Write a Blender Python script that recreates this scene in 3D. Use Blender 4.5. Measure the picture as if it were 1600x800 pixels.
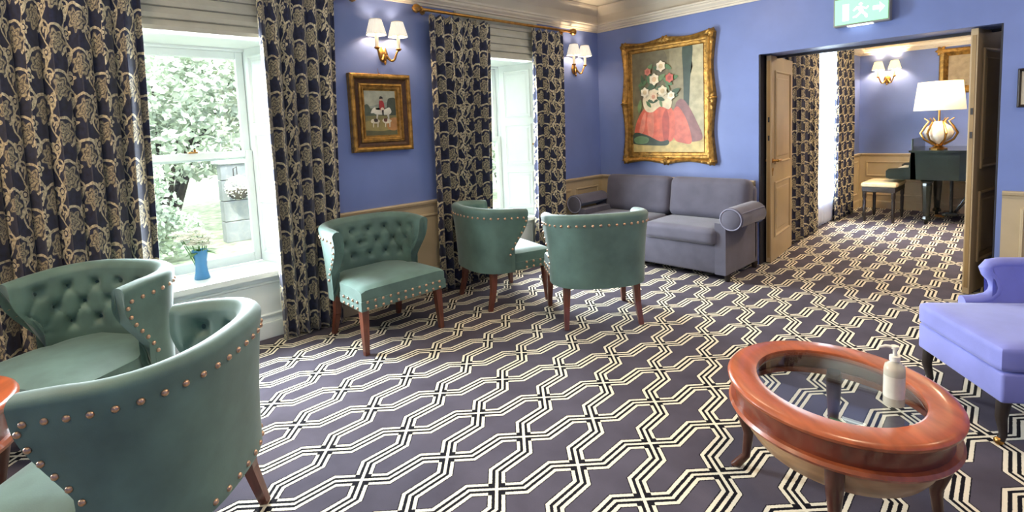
import bpy, bmesh, math, random
import numpy as np
from mathutils import Vector, Matrix
S = bpy.context.scene
for o in list(bpy.data.objects): bpy.data.objects.remove(o)
C = S.collection
PI = math.pi
rnd = random.Random(7)

# ------------------------------------------------------------------ camera
FPX, CYP = 806.44, 275.1
YAW, PITCH, ROLL = 0.81496, 0.09058, -0.04342
def cam_axes():
    cy, sy = math.cos(YAW), math.sin(YAW)
    fwd = Vector((-sy*math.cos(PITCH), cy*math.cos(PITCH), -math.sin(PITCH)))
    r = Vector((cy, sy, 0)); u = r.cross(fwd)
    c, s = math.cos(ROLL), math.sin(ROLL)
    return c*r+s*u, -s*r+c*u, fwd
_r, _u, _f = cam_axes()
cd = bpy.data.cameras.new('camera'); cam = bpy.data.objects.new('camera', cd); C.objects.link(cam)
cam.matrix_world = Matrix(((_r.x, _u.x, -_f.x, 3.9109), (_r.y, _u.y, -_f.y, -5.2174), (_r.z, _u.z, -_f.z, 1.45), (0, 0, 0, 1)))
cd.sensor_fit = 'HORIZONTAL'; cd.sensor_width = 36; cd.lens = 36*FPX/1600
cd.shift_y = -(400-CYP)/1600; cd.clip_start = 0.02
S.camera = cam
# ------------------------------------------------------------------ world, light, exposure
S.view_settings.view_transform = 'Standard'; S.view_settings.look = 'None'
S.view_settings.gamma = 1; S.view_settings.use_curve_mapping = False
S.view_settings.exposure = 0.0
w = bpy.data.worlds.new('world'); S.world = w; w.use_nodes = True
bg = w.node_tree.nodes['Background']; bg.inputs[0].default_value = (0.86, 0.93, 1.0, 1); bg.inputs[1].default_value = 5.0
def area(name, loc, size, power, col, rot=(0, 0, 0), portal=False, size_y=None, spread=None):
    l = bpy.data.lights.new(name, 'AREA'); l.energy = power; l.color = col
    l.shape = 'RECTANGLE' if size_y else 'DISK'; l.size = size
    if size_y: l.size_y = size_y
    if spread: l.spread = spread
    if portal: l.cycles.is_portal = True
    o = bpy.data.objects.new(name, l); o.location = loc; o.rotation_euler = rot; C.objects.link(o); return o
DAY = (0.84, 0.93, 1.0); WARM = (1.0, 0.74, 0.48)
# daylight entering each window (glass planes), sized to the openings
WIN = [(-4.75, -3.90, -4.86, -3.80), (-2.10, -1.28, -2.22, -1.12), (-7.5, -6.65, -7.61, -6.55)]
for k, (a, b, _, _) in enumerate(WIN):
    area('window_daylight', (-0.03, (a+b)/2, 1.32), 1.6, (190, 150, 95)[k], DAY, (0, -PI/2, 0), False, b-a+.06, 2.6)
area('far_window_daylight', (1.50, 2.55, 1.3), 1.9, 700, DAY, (0, -PI/2, 0), False, 1.1)
sun = bpy.data.lights.new('sun', 'SUN'); sun.energy = 5; sun.color = (1, .96, .88); sun.angle = .02
so = bpy.data.objects.new('sun', sun); C.objects.link(so); so.rotation_euler = Vector((-1.0, .55, -1.15)).to_track_quat('-Z', 'Y').to_euler()
# added warm area lights above the frame, acting as unseen ceiling lamps
for x, y, p in ((1.25, -6.1, 46), (3.6, -3.3, 30), (1.7, -1.2, 18), (4.8, -1.3, 14), (4.6, -7.0, 12)):
    area('ceiling_fill', (x, y, 2.80), 0.5, p, WARM)
area('ceiling_fill', (3.4, 2.2, 2.50), 0.5, 85, WARM)  # added to brighten the further room, no fixture built

# ------------------------------------------------------------------ node / material helpers
class NT:
    def __init__(s, name):
        s.m = bpy.data.materials.new(name); s.m.use_nodes = True; s.t = s.m.node_tree; s.n = s.t.nodes
        s.b = s.n['Principled BSDF']; s.out = s.n['Material Output']
    def new(s, typ, **kw):
        n = s.n.new(typ)
        for k, v in kw.items(): setattr(n, k, v)
        return n
    def set(s, sock, v):
        if isinstance(v, bpy.types.NodeSocket): s.t.links.new(v, sock)
        else: sock.default_value = v
    def math(s, op, a, b=None, c=None):
        n = s.new('ShaderNodeMath', operation=op); s.set(n.inputs[0], a)
        if b is not None: s.set(n.inputs[1], b)
        if c is not None: s.set(n.inputs[2], c)
        return n.outputs[0]
    def mix(s, f, a, b):
        n = s.new('ShaderNodeMix', data_type='RGBA'); s.set(n.inputs[0], f); s.set(n.inputs[6], a); s.set(n.inputs[7], b); return n.outputs[2]
    def noise(s, scale, vec=None, detail=2, rough=.5, dist=0):
        n = s.new('ShaderNodeTexNoise'); n.inputs['Scale'].default_value = scale; n.inputs['Detail'].default_value = detail
        n.inputs['Roughness'].default_value = rough; n.inputs['Distortion'].default_value = dist
        if vec is not None: s.t.links.new(vec, n.inputs['Vector'])
        return n
    def bump(s, h, strength=.2, dist=.01):
        n = s.new('ShaderNodeBump'); n.inputs['Strength'].default_value = strength; n.inputs['Distance'].default_value = dist
        s.t.links.new(h, n.inputs['Height']); s.t.links.new(n.outputs[0], s.b.inputs['Normal'])
    def ramp(s, f, stops):
        n = s.new('ShaderNodeValToRGB'); e = n.color_ramp.elements
        while len(e) < len(stops): e.new(.5)
        for k, (p, c) in enumerate(stops): e[k].position = p; e[k].color = (*c, 1)
        s.t.links.new(f, n.inputs[0]); return n.outputs[0]
def c4(c): return (c[0], c[1], c[2], 1)
def srgb(h):
    h = h.lstrip('#'); v = [int(h[i:i+2], 16)/255 for i in (0, 2, 4)]
    return tuple(x/12.92 if x <= .04045 else ((x+.055)/1.055)**2.4 for x in v)
def mat(name, col, rough=.6, metal=0, var=.12, nscale=8, bump=0, bscale=60, sheen=0, coat=0, emit=None, estr=0, stretch=None, spec=None):
    n = NT(name); b = n.b
    tc = n.new('ShaderNodeTexCoord'); vec = tc.outputs['Object']
    if stretch:
        mp = n.new('ShaderNodeMapping'); mp.inputs['Scale'].default_value = stretch; n.t.links.new(vec, mp.inputs[0]); vec = mp.outputs[0]
    nz = n.noise(nscale, vec, 4)
    d = tuple(max(0, x*(1-var*1.6)) for x in col); l = tuple(min(1, x*(1+var)) for x in col)
    n.t.links.new(n.ramp(nz.outputs[0], [(.3, d), (.7, l)]), b.inputs['Base Color'])
    b.inputs['Roughness'].default_value = rough; b.inputs['Metallic'].default_value = metal
    if spec is not None: b.inputs['Specular IOR Level'].default_value = spec
    if sheen: b.inputs['Sheen Weight'].default_value = sheen; b.inputs['Sheen Roughness'].default_value = .4
    if coat: b.inputs['Coat Weight'].default_value = coat; b.inputs['Coat Roughness'].default_value = .08
    if bump: n.bump(n.noise(bscale, vec, 3).outputs[0], bump)
    if emit: b.inputs['Emission Color'].default_value = c4(emit); b.inputs['Emission Strength'].default_value = estr
    return n.m
M = {}
M['blue'] = mat('blue_wall_paint', srgb('#7081b6'), .42, var=.05, nscale=3, bump=.05, bscale=120)
M['ceil'] = mat('ceiling_paint', srgb('#d6cfbe'), .8, var=.03, nscale=2)
M['cornice'] = mat('cornice_paint', srgb('#ddd2bd'), .6, var=.04, nscale=3)
M['beige'] = mat('beige_panelling', srgb('#b9a684'), .5, var=.06, nscale=4)
M['white'] = mat('white_gloss_paint', srgb('#dfe7e6'), .35, var=.03, nscale=4)
M['shade_fab'] = mat('pleated_shade_fabric', srgb('#efe8da'), .8, var=.04, emit=(1, .9, .75), estr=.55)
M['shade_lit'] = mat('lit_shade_fabric', srgb('#f5e6c4'), .8, var=.04, emit=(1, .82, .52), estr=.9)
M['teal'] = mat('teal_velvet', srgb('#57736a'), .62, var=.16, nscale=7, bump=.05, bscale=250, sheen=.28)
M['teal_d'] = mat('shaded_teal_button', srgb('#2f4947'), .7, var=.1)  # shade of the tuft dimples put into the darker colour
M['legwood'] = mat('red_brown_wood', srgb('#6e3c2c'), .35, var=.25, nscale=6, stretch=(6, 6, 1), coat=.3)
M['cherry'] = mat('cherry_wood', srgb('#a4512a'), .3, var=.2, nscale=5, stretch=(1, 5, 5), coat=.25)
M['legdark'] = mat('dark_table_leg_wood', srgb('#4a2417'), .3, var=.2, nscale=5, stretch=(5, 5, 1), coat=.4)
M['cherry_d'] = mat('dark_cherry_wood', srgb('#6e2f1a'), .3, var=.2, nscale=5, stretch=(3, 3, 1), coat=.5)
M['palewood'] = mat('pale_wood_drum', srgb('#a9825a'), .35, var=.2, nscale=5, stretch=(1, 1, 6), coat=.3)
M['brass'] = mat('brass', srgb('#b98a4a'), .3, metal=1, var=.2, nscale=20)
M['nail'] = mat('copper_nail_head', srgb('#cfa98c'), .28, metal=1, var=.2, nscale=50)
M['silver'] = mat('silver_nail_head', srgb('#c9c8c0'), .3, metal=1, var=.1, nscale=50)
M['gold'] = mat('gilt_frame', srgb('#a57c3c'), .38, metal=.75, var=.35, nscale=22, bump=.5, bscale=55)
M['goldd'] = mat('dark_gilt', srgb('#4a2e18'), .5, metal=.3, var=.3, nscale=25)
M['sofa'] = mat('grey_blue_upholstery', srgb('#5a5866'), .85, var=.12, nscale=6, bump=.1, bscale=300, sheen=.3)
M['piping'] = mat('sofa_piping', srgb('#8a8a9e'), .8, var=.08)
M['purple'] = mat('violet_blue_velvet', srgb('#7b80c4'), .7, var=.08, nscale=5, bump=.05, bscale=200, sheen=.4)
M['black'] = mat('black_lacquer', srgb('#1c2420'), .22, var=.3, nscale=4, coat=.4)
M['dark'] = mat('dark_wood', srgb('#241a15'), .45, var=.2)
M['cushion'] = mat('cream_seat_leather', srgb('#c9b48c'), .6, var=.1)
M['doorp'] = mat('door_paint', srgb('#b49c74'), .4, var=.08, nscale=3)
M['doord'] = mat('door_edge_paint', srgb('#9a7c4c'), .45, var=.12, nscale=3)
M['jamb'] = mat('dark_lining_and_shade', srgb('#2b2a30'), .6, var=.1)
M['linen'] = mat('striped_linen_blind', srgb('#b4b2a4'), .85, var=.06, nscale=9, bump=.15, bscale=200)
M['sheer'] = None
M['vase'] = None
M['leaf'] = mat('green_leaf', srgb('#5f8a4a'), .6, var=.3, nscale=4)
M['treeleaf'] = mat('tree_leaf', srgb('#c6cfbb'), .6, var=.3, nscale=2)
M['bushleaf'] = mat('shrub_leaf', srgb('#c6d2bd'), .6, var=.3, nscale=3)
M['bark'] = mat('bark', srgb('#4a4138'), .9, var=.3, nscale=10)
M['petal'] = mat('white_petal', srgb('#f2efe0'), .6, var=.05)
M['lawn'] = mat('pale_gravel_and_grass', srgb('#aab394'), .95, var=.3, nscale=6, bump=.3, bscale=30)
M['stone'] = mat('grey_render', srgb('#8d9090'), .9, var=.1, nscale=4)
M['stonel'] = mat('pale_coping', srgb('#b5b8b4'), .9, var=.1, nscale=4)
M['key'] = mat('ivory', srgb('#e8e2d0'), .4, var=.03)
M['gls_dark'] = mat('rubber_black', srgb('#15151a'), .6, var=.1)
M['cream'] = mat('cream_ceramic', srgb('#ded6c2'), .25, var=.1, nscale=12, coat=.4)
M['plaster'] = mat('switch_cream', srgb('#d8cfb4'), .5, var=.05)

def glass_mat(name, tint=(1, 1, 1), gl=.06, rough=.0):
    n = NT(name); t = n.new('ShaderNodeBsdfTransparent'); t.inputs[0].default_value = c4(tint)
    g = n.new('ShaderNodeBsdfGlossy'); g.inputs['Roughness'].default_value = rough
    lw = n.new('ShaderNodeLayerWeight'); lw.inputs[0].default_value = .5
    f = n.math('ADD', n.math('MULTIPLY', n.math('POWER', lw.outputs['Facing'], 4), .6), gl)
    mx = n.new('ShaderNodeMixShader'); n.t.links.new(f, mx.inputs[0]); n.t.links.new(t.outputs[0], mx.inputs[1]); n.t.links.new(g.outputs[0], mx.inputs[2])
    n.t.links.new(mx.outputs[0], n.out.inputs[0]); return n.m
M['pane'] = glass_mat('window_glass', (.97, 1, .99), .02)
M['tglass'] = glass_mat('table_glass', (.90, .94, .95), .05)
def transl(name, col, tcol, f=.5, transp=0):
    n = NT(name); d = n.new('ShaderNodeBsdfDiffuse'); d.inputs[0].default_value = c4(col)
    t = n.new('ShaderNodeBsdfTranslucent'); t.inputs[0].default_value = c4(tcol)
    mx = n.new('ShaderNodeMixShader'); mx.inputs[0].default_value = f
    n.t.links.new(d.outputs[0], mx.inputs[1]); n.t.links.new(t.outputs[0], mx.inputs[2]); o = mx.outputs[0]
    if transp:
        tr = n.new('ShaderNodeBsdfTransparent'); m2 = n.new('ShaderNodeMixShader'); m2.inputs[0].default_value = transp
        n.t.links.new(o, m2.inputs[1]); n.t.links.new(tr.outputs[0], m2.inputs[2]); o = m2.outputs[0]
    n.t.links.new(o, n.out.inputs[0]); return n.m
M['sheer'] = transl('white_sheer_voile', (.9, .92, .94), (.95, .97, 1), .6, .15)
M['petal'] = transl('white_petals', (.95, .94, .88), (.95, .95, .85), .35)
def vase_mat():
    n = NT('blue_vase_glass'); b = n.b; b.inputs['Base Color'].default_value = (.12, .42, .78, 1); b.inputs['Roughness'].default_value = .08
    b.inputs['Transmission Weight'].default_value = .55; b.inputs['IOR'].default_value = 1.45
    n.bump(n.noise(45).outputs[0], .25); return n.m
M['vase'] = vase_mat()
def bottle_mat():
    n = NT('cloudy_plastic'); b = n.b; b.inputs['Base Color'].default_value = (.80, .74, .58, 1); b.inputs['Roughness'].default_value = .18
    b.inputs['Transmission Weight'].default_value = .45; b.inputs['IOR'].default_value = 1.3; return n.m
M['bottle'] = bottle_mat()

def carpet_mat():
    n = NT('trellis_carpet'); m = n.math
    g = n.new('ShaderNodeNewGeometry'); sp = n.new('ShaderNodeSeparateXYZ'); n.t.links.new(g.outputs['Position'], sp.inputs[0])
    wob = n.noise(160, g.outputs['Position'], 1)
    wv = m('MULTIPLY', m('SUBTRACT', wob.outputs[0], .5), .006)
    a = math.radians(2.5); X, Y = sp.outputs[0], sp.outputs[1]
    u = m('ADD', m('ADD', m('MULTIPLY', X, math.cos(a)), m('MULTIPLY', Y, math.sin(a))), -2.0633)
    v = m('ADD', m('SUBTRACT', m('MULTIPLY', Y, math.cos(a)), m('MULTIPLY', X, math.sin(a))), 3.718)
    u = m('ADD', u, wv)
    HU, HV = .15875, .33375
    uu = m('PINGPONG', u, HU); vv = m('PINGPONG', v, HV)
    t = m('GREATER_THAN', vv, HV/2)
    def flip(x, H): return m('ADD', m('MULTIPLY', t, m('SUBTRACT', H, x)), m('MULTIPLY', m('SUBTRACT', 1, t), x))
    uu2 = flip(uu, HU); vv2 = flip(vv, HV)
    d1 = m('DIVIDE', m('SUBTRACT', uu2, vv2), 1.41421); d2 = m('SUBTRACT', uu2, HU/2)
    d = m('ABSOLUTE', m('MAXIMUM', d1, d2)); db = m('ABSOLUTE', m('DIVIDE', m('ADD', uu2, vv2), 1.41421))
    lt = lambda x, k: m('LESS_THAN', x, k)
    W0, W1, W2, W3 = .0066, .0195, .0345, .0385
    bandA = lt(d, W2); outl = lt(d, W3)
    whiteA = m('MULTIPLY', bandA, m('MAXIMUM', lt(d, W0), m('GREATER_THAN', d, W1)))
    diam = m('MULTIPLY', bandA, lt(db, W2))
    whiteD = m('MAXIMUM', lt(d, W0), lt(db, W0))
    white = m('ADD', m('MULTIPLY', diam, whiteD), m('MULTIPLY', m('SUBTRACT', 1, diam), whiteA))
    nz = n.noise(4, g.outputs['Position'], 4); nf = n.noise(420, g.outputs['Position'], 2)
    field = n.ramp(nz.outputs[0], [(.3, srgb('#4c4752')), (.7, srgb('#5a5561'))])
    col = n.mix(outl, field, c4(srgb('#141219'))); col = n.mix(white, col, c4(srgb('#ece3cc')))
    col2 = n.new('ShaderNodeMix', data_type='RGBA', blend_type='MULTIPLY'); col2.inputs[0].default_value = .45
    n.t.links.new(col, col2.inputs[6]); n.t.links.new(n.ramp(nf.outputs[0], [(.3, (.55, .55, .55)), (.7, (1, 1, 1))]), col2.inputs[7])
    n.t.links.new(col2.outputs[2], n.b.inputs['Base Color']); n.b.inputs['Roughness'].default_value = .95
    n.b.inputs['Specular IOR Level'].default_value = .15
    n.bump(nf.outputs[0], .3, .004); return n.m
M['carpet'] = carpet_mat()

def curtain_mat():
    n = NT('navy_floral_curtain'); m = n.math
    uvn = n.new('ShaderNodeUVMap'); uv0 = uvn.outputs[0]
    wn = n.noise(9, uv0, 2)
    va = n.new('ShaderNodeVectorMath', operation='SCALE'); n.t.links.new(wn.outputs['Color'], va.inputs[0]); va.inputs['Scale'].default_value = .045
    vb = n.new('ShaderNodeVectorMath', operation='ADD'); n.t.links.new(uv0, vb.inputs[0]); n.t.links.new(va.outputs[0], vb.inputs[1])
    sp = n.new('ShaderNodeSeparateXYZ'); n.t.links.new(vb.outputs[0], sp.inputs[0]); U, V = sp.outputs[0], sp.outputs[1]
    CX, CY = .185, .25
    def cell(ou, ov, cx, cy):
        cu = m('ADD', m('DIVIDE', U, cx), ou); col = m('FLOOR', cu)
        stag = m('MULTIPLY', m('MODULO', m('ABSOLUTE', col), 2), .5)
        cv = m('ADD', m('ADD', m('DIVIDE', V, cy), ov), stag)
        x = m('MULTIPLY', m('SUBTRACT', m('FRACT', cu), .5), cx); y = m('MULTIPLY', m('SUBTRACT', m('FRACT', cv), .5), cy)
        r = m('SQRT', m('ADD', m('MULTIPLY', x, x), m('MULTIPLY', y, y))); th = m('ARCTAN2', y, x); return x, y, r, th
    x, y, r, th = cell(0, 0, CX, CY)
    R = m('ADD', .064, m('MULTIPLY', .010, m('COSINE', m('MULTIPLY', th, 7))))
    q = m('DIVIDE', r, R)
    fl = m('LESS_THAN', q, 1)
    petals = m('SINE', m('ADD', m('MULTIPLY', q, 17), m('MULTIPLY', m('SINE', m('MULTIPLY', th, 5)), 1.6)))
    line = m('LESS_THAN', petals, -.62)
    flm = m('MULTIPLY', fl, m('SUBTRACT', 1, m('MULTIPLY', line, .85)))
    # curling stems: open rings round the flower, wavy vine, and small buds between
    ang = m('GREATER_THAN', m('SINE', m('ADD', th, 0.6)), -.45)
    ring = m('MULTIPLY', m('LESS_THAN', m('ABSOLUTE', m('SUBTRACT', r, m('ADD', .086, m('MULTIPLY', th, .003)))), .0075), ang)
    x2, y2, r2, th2 = cell(.5, .27, CX, CY)
    bud = m('LESS_THAN', r2, m('ADD', .031, m('MULTIPLY', .009, m('COSINE', m('MULTIPLY', th2, 5)))))
    budl = m('LESS_THAN', m('ABSOLUTE', m('SUBTRACT', r2, .015)), .0035)
    budm = m('MULTIPLY', bud, m('SUBTRACT', 1, budl))
    vine = m('LESS_THAN', m('ABSOLUTE', m('SUBTRACT', x2, m('MULTIPLY', .03, m('SINE', m('DIVIDE', V, CY/(2*PI)))))), .0062)
    x3, y3, r3, th3 = cell(.5, .72, CX, CY)
    ring3 = m('MULTIPLY', m('LESS_THAN', m('ABSOLUTE', m('SUBTRACT', r3, .034)), .0055), m('LESS_THAN', m('COSINE', m('ADD', th3, 2.2)), .6))
    leaf3 = m('LESS_THAN', r3, m('ADD', .014, m('MULTIPLY', .009, m('COSINE', m('MULTIPLY', th3, 3)))))
    mk = m('MAXIMUM', m('MAXIMUM', flm, ring), m('MAXIMUM', m('MAXIMUM', budm, vine), m('MAXIMUM', ring3, leaf3)))
    # flower heads greyer inside, stems cream
    nz = n.noise(60, uv0, 3)
    cre = n.ramp(nz.outputs[0], [(.35, srgb('#a3977a')), (.65, srgb('#e6dab8'))])
    grey = n.ramp(nz.outputs[0], [(.35, srgb('#78705f')), (.65, srgb('#c4b795'))])
    c = n.mix(fl, cre, grey)
    navy = n.ramp(n.noise(30, uv0, 2).outputs[0], [(.3, srgb('#171a2e')), (.7, srgb('#252b4a'))])
    col = n.mix(mk, navy, c)
    n.t.links.new(col, n.b.inputs['Base Color']); n.b.inputs['Roughness'].default_value = .85
    n.b.inputs['Sheen Weight'].default_value = .2
    n.bump(n.noise(500, uv0, 2).outputs[0], .15, .003); return n.m
M['curtain'] = curtain_mat()

# ------------------------------------------------------------------ mesh helpers
def obj(name, bm, m, parent=None, smooth=False, mats=None):
    me = bpy.data.meshes.new(name)
    if smooth:
        for f in bm.faces: f.smooth = True
    bmesh.ops.recalc_face_normals(bm, faces=bm.faces)
    bm.to_mesh(me); bm.free()
    for k in (mats or [m]): me.materials.append(k)
    if smooth:
        try: me.set_sharp_from_angle(angle=math.radians(42))
        except Exception: pass
    o = bpy.data.objects.new(name, me); C.objects.link(o)
    if parent: o.parent = parent
    return o
def inst(name, src, parent, mw=None):
    o = bpy.data.objects.new(name, src.data); C.objects.link(o); o.parent = parent
    if mw is not None: o.matrix_local = mw
    return o
def tag(o, label, cat, group=None, kind=None):
    o['label'] = label; o['category'] = cat
    if group: o['group'] = group
    if kind: o['kind'] = kind
    return o
def thing(name, label, cat, loc=(0, 0, 0), rz=0, group=None):
    o = bpy.data.objects.new(name, None); C.objects.link(o); o.location = loc; o.rotation_euler = (0, 0, rz); o.empty_display_size = .1
    return tag(o, label, cat, group)
def struct(name, bm, m, parent=None, smooth=False, mats=None):
    o = obj(name, bm, m, parent, smooth, mats)
    if not parent: o['kind'] = 'structure'
    return o
def dup(root, loc, rz, label, group=None):
    r = root.copy(); C.objects.link(r); r.location = loc; r.rotation_euler = (0, 0, rz); r['label'] = label
    if group: r['group'] = group
    for ch in list(root.children):
        if ch.get('hem'): continue      # the lower nail row shows only on the nearest chair
        c = ch.copy(); C.objects.link(c); c.parent = r
        for g in list(ch.children):
            d = g.copy(); C.objects.link(d); d.parent = c
    return r
def B(): return bmesh.new()
def xf(bm, vs, Mx):
    if Mx is not None: bmesh.ops.transform(bm, matrix=Mx, verts=vs)
def box(bm, c, s, bev=0, seg=2, Mx=None):
    r = bmesh.ops.create_cube(bm, size=1); vs = r['verts']
    bmesh.ops.scale(bm, vec=s, verts=vs); bmesh.ops.translate(bm, vec=c, verts=vs)
    if bev:
        es = list({e for v in vs for e in v.link_edges})
        rr = bmesh.ops.bevel(bm, geom=es, offset=bev, segments=seg, affect='EDGES', profile=.5); vs = list({v for f in rr['faces'] for v in f.verts} | {v for v in vs if v.is_valid})
    xf(bm, vs, Mx); return vs
def bx(bm, x0, x1, y0, y1, z0, z1, bev=0, seg=2, Mx=None):
    return box(bm, ((x0+x1)/2, (y0+y1)/2, (z0+z1)/2), (x1-x0, y1-y0, z1-z0), bev, seg, Mx)
def frust(bm, p0, p1, h0, h1, n=4, rot=PI/4):
    """tapered bar between two points (n sides; radii h0,h1)"""
    p0, p1 = Vector(p0), Vector(p1); d = (p1-p0).normalized()
    a = Vector((1, 0, 0)) if abs(d.x) < .9 else Vector((0, 1, 0))
    u = (a - d*a.dot(d)).normalized(); v = d.cross(u); R = []
    for p, h in ((p0, h0), (p1, h1)):
        R.append([bm.verts.new(p+u*math.cos(rot+2*PI*k/n)*h+v*math.sin(rot+2*PI*k/n)*h) for k in range(n)])
    for k in range(n): bm.faces.new((R[0][k], R[0][(k+1) % n], R[1][(k+1) % n], R[1][k]))
    bm.faces.new(R[0][::-1]); bm.faces.new(R[1])
    return R[0]+R[1]
def tube(bm, pts, rad, n=10, cap=True):
    pts = [Vector(p) for p in pts]; rad = rad if isinstance(rad, (list, tuple)) else [rad]*len(pts)
    rings = []; prev = None
    for i, p in enumerate(pts):
        d = (pts[min(i+1, len(pts)-1)]-pts[max(i-1, 0)]).normalized()
        if prev is None:
            a = Vector((0, 0, 1)) if abs(d.z) < .9 else Vector((1, 0, 0)); u = (a-d*a.dot(d)).normalized()
        else: u = (prev-d*prev.dot(d)).normalized()
        prev = u; v = d.cross(u)
        rings.append([bm.verts.new(p+(u*math.cos(2*PI*k/n)+v*math.sin(2*PI*k/n))*rad[i]) for k in range(n)])
    for a, b in zip(rings, rings[1:]):
        for k in range(n): bm.faces.new((a[k], a[(k+1) % n], b[(k+1) % n], b[k]))
    if cap: bm.faces.new(rings[0][::-1]); bm.faces.new(rings[-1])
    return rings
def lathe(bm, prof, n=24, Mx=None, sx=1, sy=1, close=False, wob=0, wn=0):
    rings = []
    for r, z in prof:
        ring = []
        for k in range(n):
            a = 2*PI*k/n; rr = r*(1+wob*math.cos(wn*a)) if wob else r
            ring.append(bm.verts.new((rr*math.cos(a)*sx, rr*math.sin(a)*sy, z)))
        rings.append(ring)
    pairs = list(zip(rings, rings[1:]))
    if close: pairs.append((rings[-1], rings[0]))
    for a, b in pairs:
        for k in range(n): bm.faces.new((a[k], a[(k+1) % n], b[(k+1) % n], b[k]))
    if not close:
        if prof[0][0] > 1e-5: bm.faces.new(rings[0][::-1])
        if prof[-1][0] > 1e-5: bm.faces.new(rings[-1])
    vs = [v for r in rings for v in r]
    xf(bm, vs, Mx); return vs
def prism(bm, pts, axis, a, b):
    """extrude 2D polygon along axis from a to b. axis 0: pts=(y,z); 1: (x,z); 2: (x,y)"""
    def P(p, t): return {0: (t, p[0], p[1]), 1: (p[0], t, p[1]), 2: (p[0], p[1], t)}[axis]
    A = [bm.verts.new(P(p, a)) for p in pts]; D = [bm.verts.new(P(p, b)) for p in pts]; n = len(pts)
    for k in range(n): bm.faces.new((A[k], A[(k+1) % n], D[(k+1) % n], D[k]))
    c1 = bm.faces.new(A[::-1]); c2 = bm.faces.new(D)
    if n > 4: bmesh.ops.triangulate(bm, faces=[c1, c2], ngon_method='EAR_CLIP')
    return A+D
def frame_m(o, u, v):
    """matrix taking (u,v,n) to world"""
    u = Vector(u).normalized(); v = Vector(v).normalized(); nn = u.cross(v); o = Vector(o)
    return Matrix(((u.x, v.x, nn.x, o.x), (u.y, v.y, nn.y, o.y), (u.z, v.z, nn.z, o.z), (0, 0, 0, 1)))
def ring_rect(bm, Mx, u0, u1, v0, v1, prof):
    """mitred moulding round a rectangle; prof = list of (inset, height)"""
    rings = []
    for ins, h in prof:
        rings.append([bm.verts.new(Mx @ Vector(p)) for p in ((u0+ins, v0+ins, h), (u1-ins, v0+ins, h), (u1-ins, v1-ins, h), (u0+ins, v1-ins, h))])
    for a, b in zip(rings, rings[1:]):
        for k in range(4): bm.faces.new((a[k], a[(k+1) % 4], b[(k+1) % 4], b[k]))
    return rings
def panel(bm, Mx, u0, u1, v0, v1, d=.012, w=.022):
    """raised-and-fielded panel on a board face (n = 0 at the face)"""
    r = ring_rect(bm, Mx, u0, u1, v0, v1, [(0, -.001), (0, d), (w*.5, d*1.2), (w, .001), (w*1.9, .001), (w*2.8, d*.6)])
    bm.faces.new(r[-1])
def smooth01(t): t = max(0., min(1., t)); return t*t*(3-2*t)

# ================================================================== SETTING
XR1, YB, ZC = 6.0, -8.6, 2.86       # right wall, back wall, ceiling
XL, XR, HD, TH = 1.905, 3.615, 2.06, .36   # door opening in the far wall
X2, Y2 = 1.78, 4.25                 # further room: window wall, back wall
RAIL = .842
b = B(); bx(b, -.55, XR1+.2, YB-.2, Y2+.2, -.12, 0); struct('floor', b, M['carpet'])
b = B(); bx(b, -.55, XR1+.2, YB-.2, .0, ZC, ZC+.1); struct('ceiling', b, M['ceil'])
b = B(); bx(b, X2-.4, XR1+.2, TH, Y2+.2, 2.62, 2.72); struct('ceiling_beyond', b, M['ceil'])
# window wall with three openings (splayed reveals)
b = B(); edges = sorted([(o0, o1, i0, i1) for i0, i1, o0, o1 in WIN]); y = YB-.2; pend = y
SILL, HEADZ = .50, 2.16
for o0, o1, i0, i1 in edges:
    prism(b, [(0, pend), (0, o0), (-.44, i0-.05), (-.55, i0-.05), (-.55, pend)] if pend == YB-.2 else [(0, pend), (0, o0), (-.44, i0-.05), (-.55, i0-.05), (-.55, pi1+.05), (-.44, pi1+.05)], 2, 0, ZC)
    bx(b, -.55, 0, o0, o1, HEADZ, ZC); bx(b, -.55, -.06, o0, o1, 0, SILL-.035)
    pend = o1; pi1 = i1
prism(b, [(0, pend), (0, .0), (-.55, .0), (-.55, pi1+.05), (-.44, pi1+.05)], 2, 0, ZC)
struct('wall_left', b, M['blue'])
# far wall with the double-door opening, deep reveal sides, thin header
b = B(); bx(b, -.55, XL, 0, TH, 0, ZC); bx(b, XR, XR1+.2, 0, TH, 0, ZC); bx(b, XL, XR, 0, TH, HD, ZC)
bx(b, X2-.3, X2+.062, TH, .88, 0, 2.62); bx(b, XR+.06, XR+.3, TH, .98, 0, 2.62)
struct('wall_far', b, M['blue'])
b = B(); bx(b, XR1, XR1+.2, YB, 0, 0, ZC); struct('wall_right', b, M['blue'])
b = B(); bx(b, -.55, XR1+.2, YB-.2, YB, 0, ZC); struct('wall_back', b, M['blue'])
# further room walls: window wall with an opening, back wall, right wall
W2 = (1.98, 3.12)
b = B(); bx(b, X2-.3, X2, .88, W2[0], 0, 2.62); bx(b, X2-.3, X2, W2[1], Y2, 0, 2.62); bx(b, X2-.3, X2, W2[0], W2[1], 2.3, 2.62); bx(b, X2-.3, X2, W2[0], W2[1], 0, .35)
struct('wall_beyond_left', b, M['blue'])
b = B(); bx(b, X2-.3, XR1+.2, Y2, Y2+.2, 0, 2.62); struct('wall_beyond_far', b, M['blue'])
b = B(); bx(b, XR1, XR1+.2, TH, Y2, 0, 2.62); struct('wall_beyond_right', b, M['blue'])
# door lining; the dark colour of its sides holds the reveal's shade
b = B(); bx(b, XL-.002, XL+.012, .006, TH, 0, HD); bx(b, XR-.012, XR+.002, .006, TH, 0, HD); struct('trim_1', b, M['jamb'])
b = B(); bx(b, XL+.012, XR-.012, TH-.05, TH-.01, HD-.022, HD+.001); struct('trim_2', b, M['jamb'])
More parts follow.
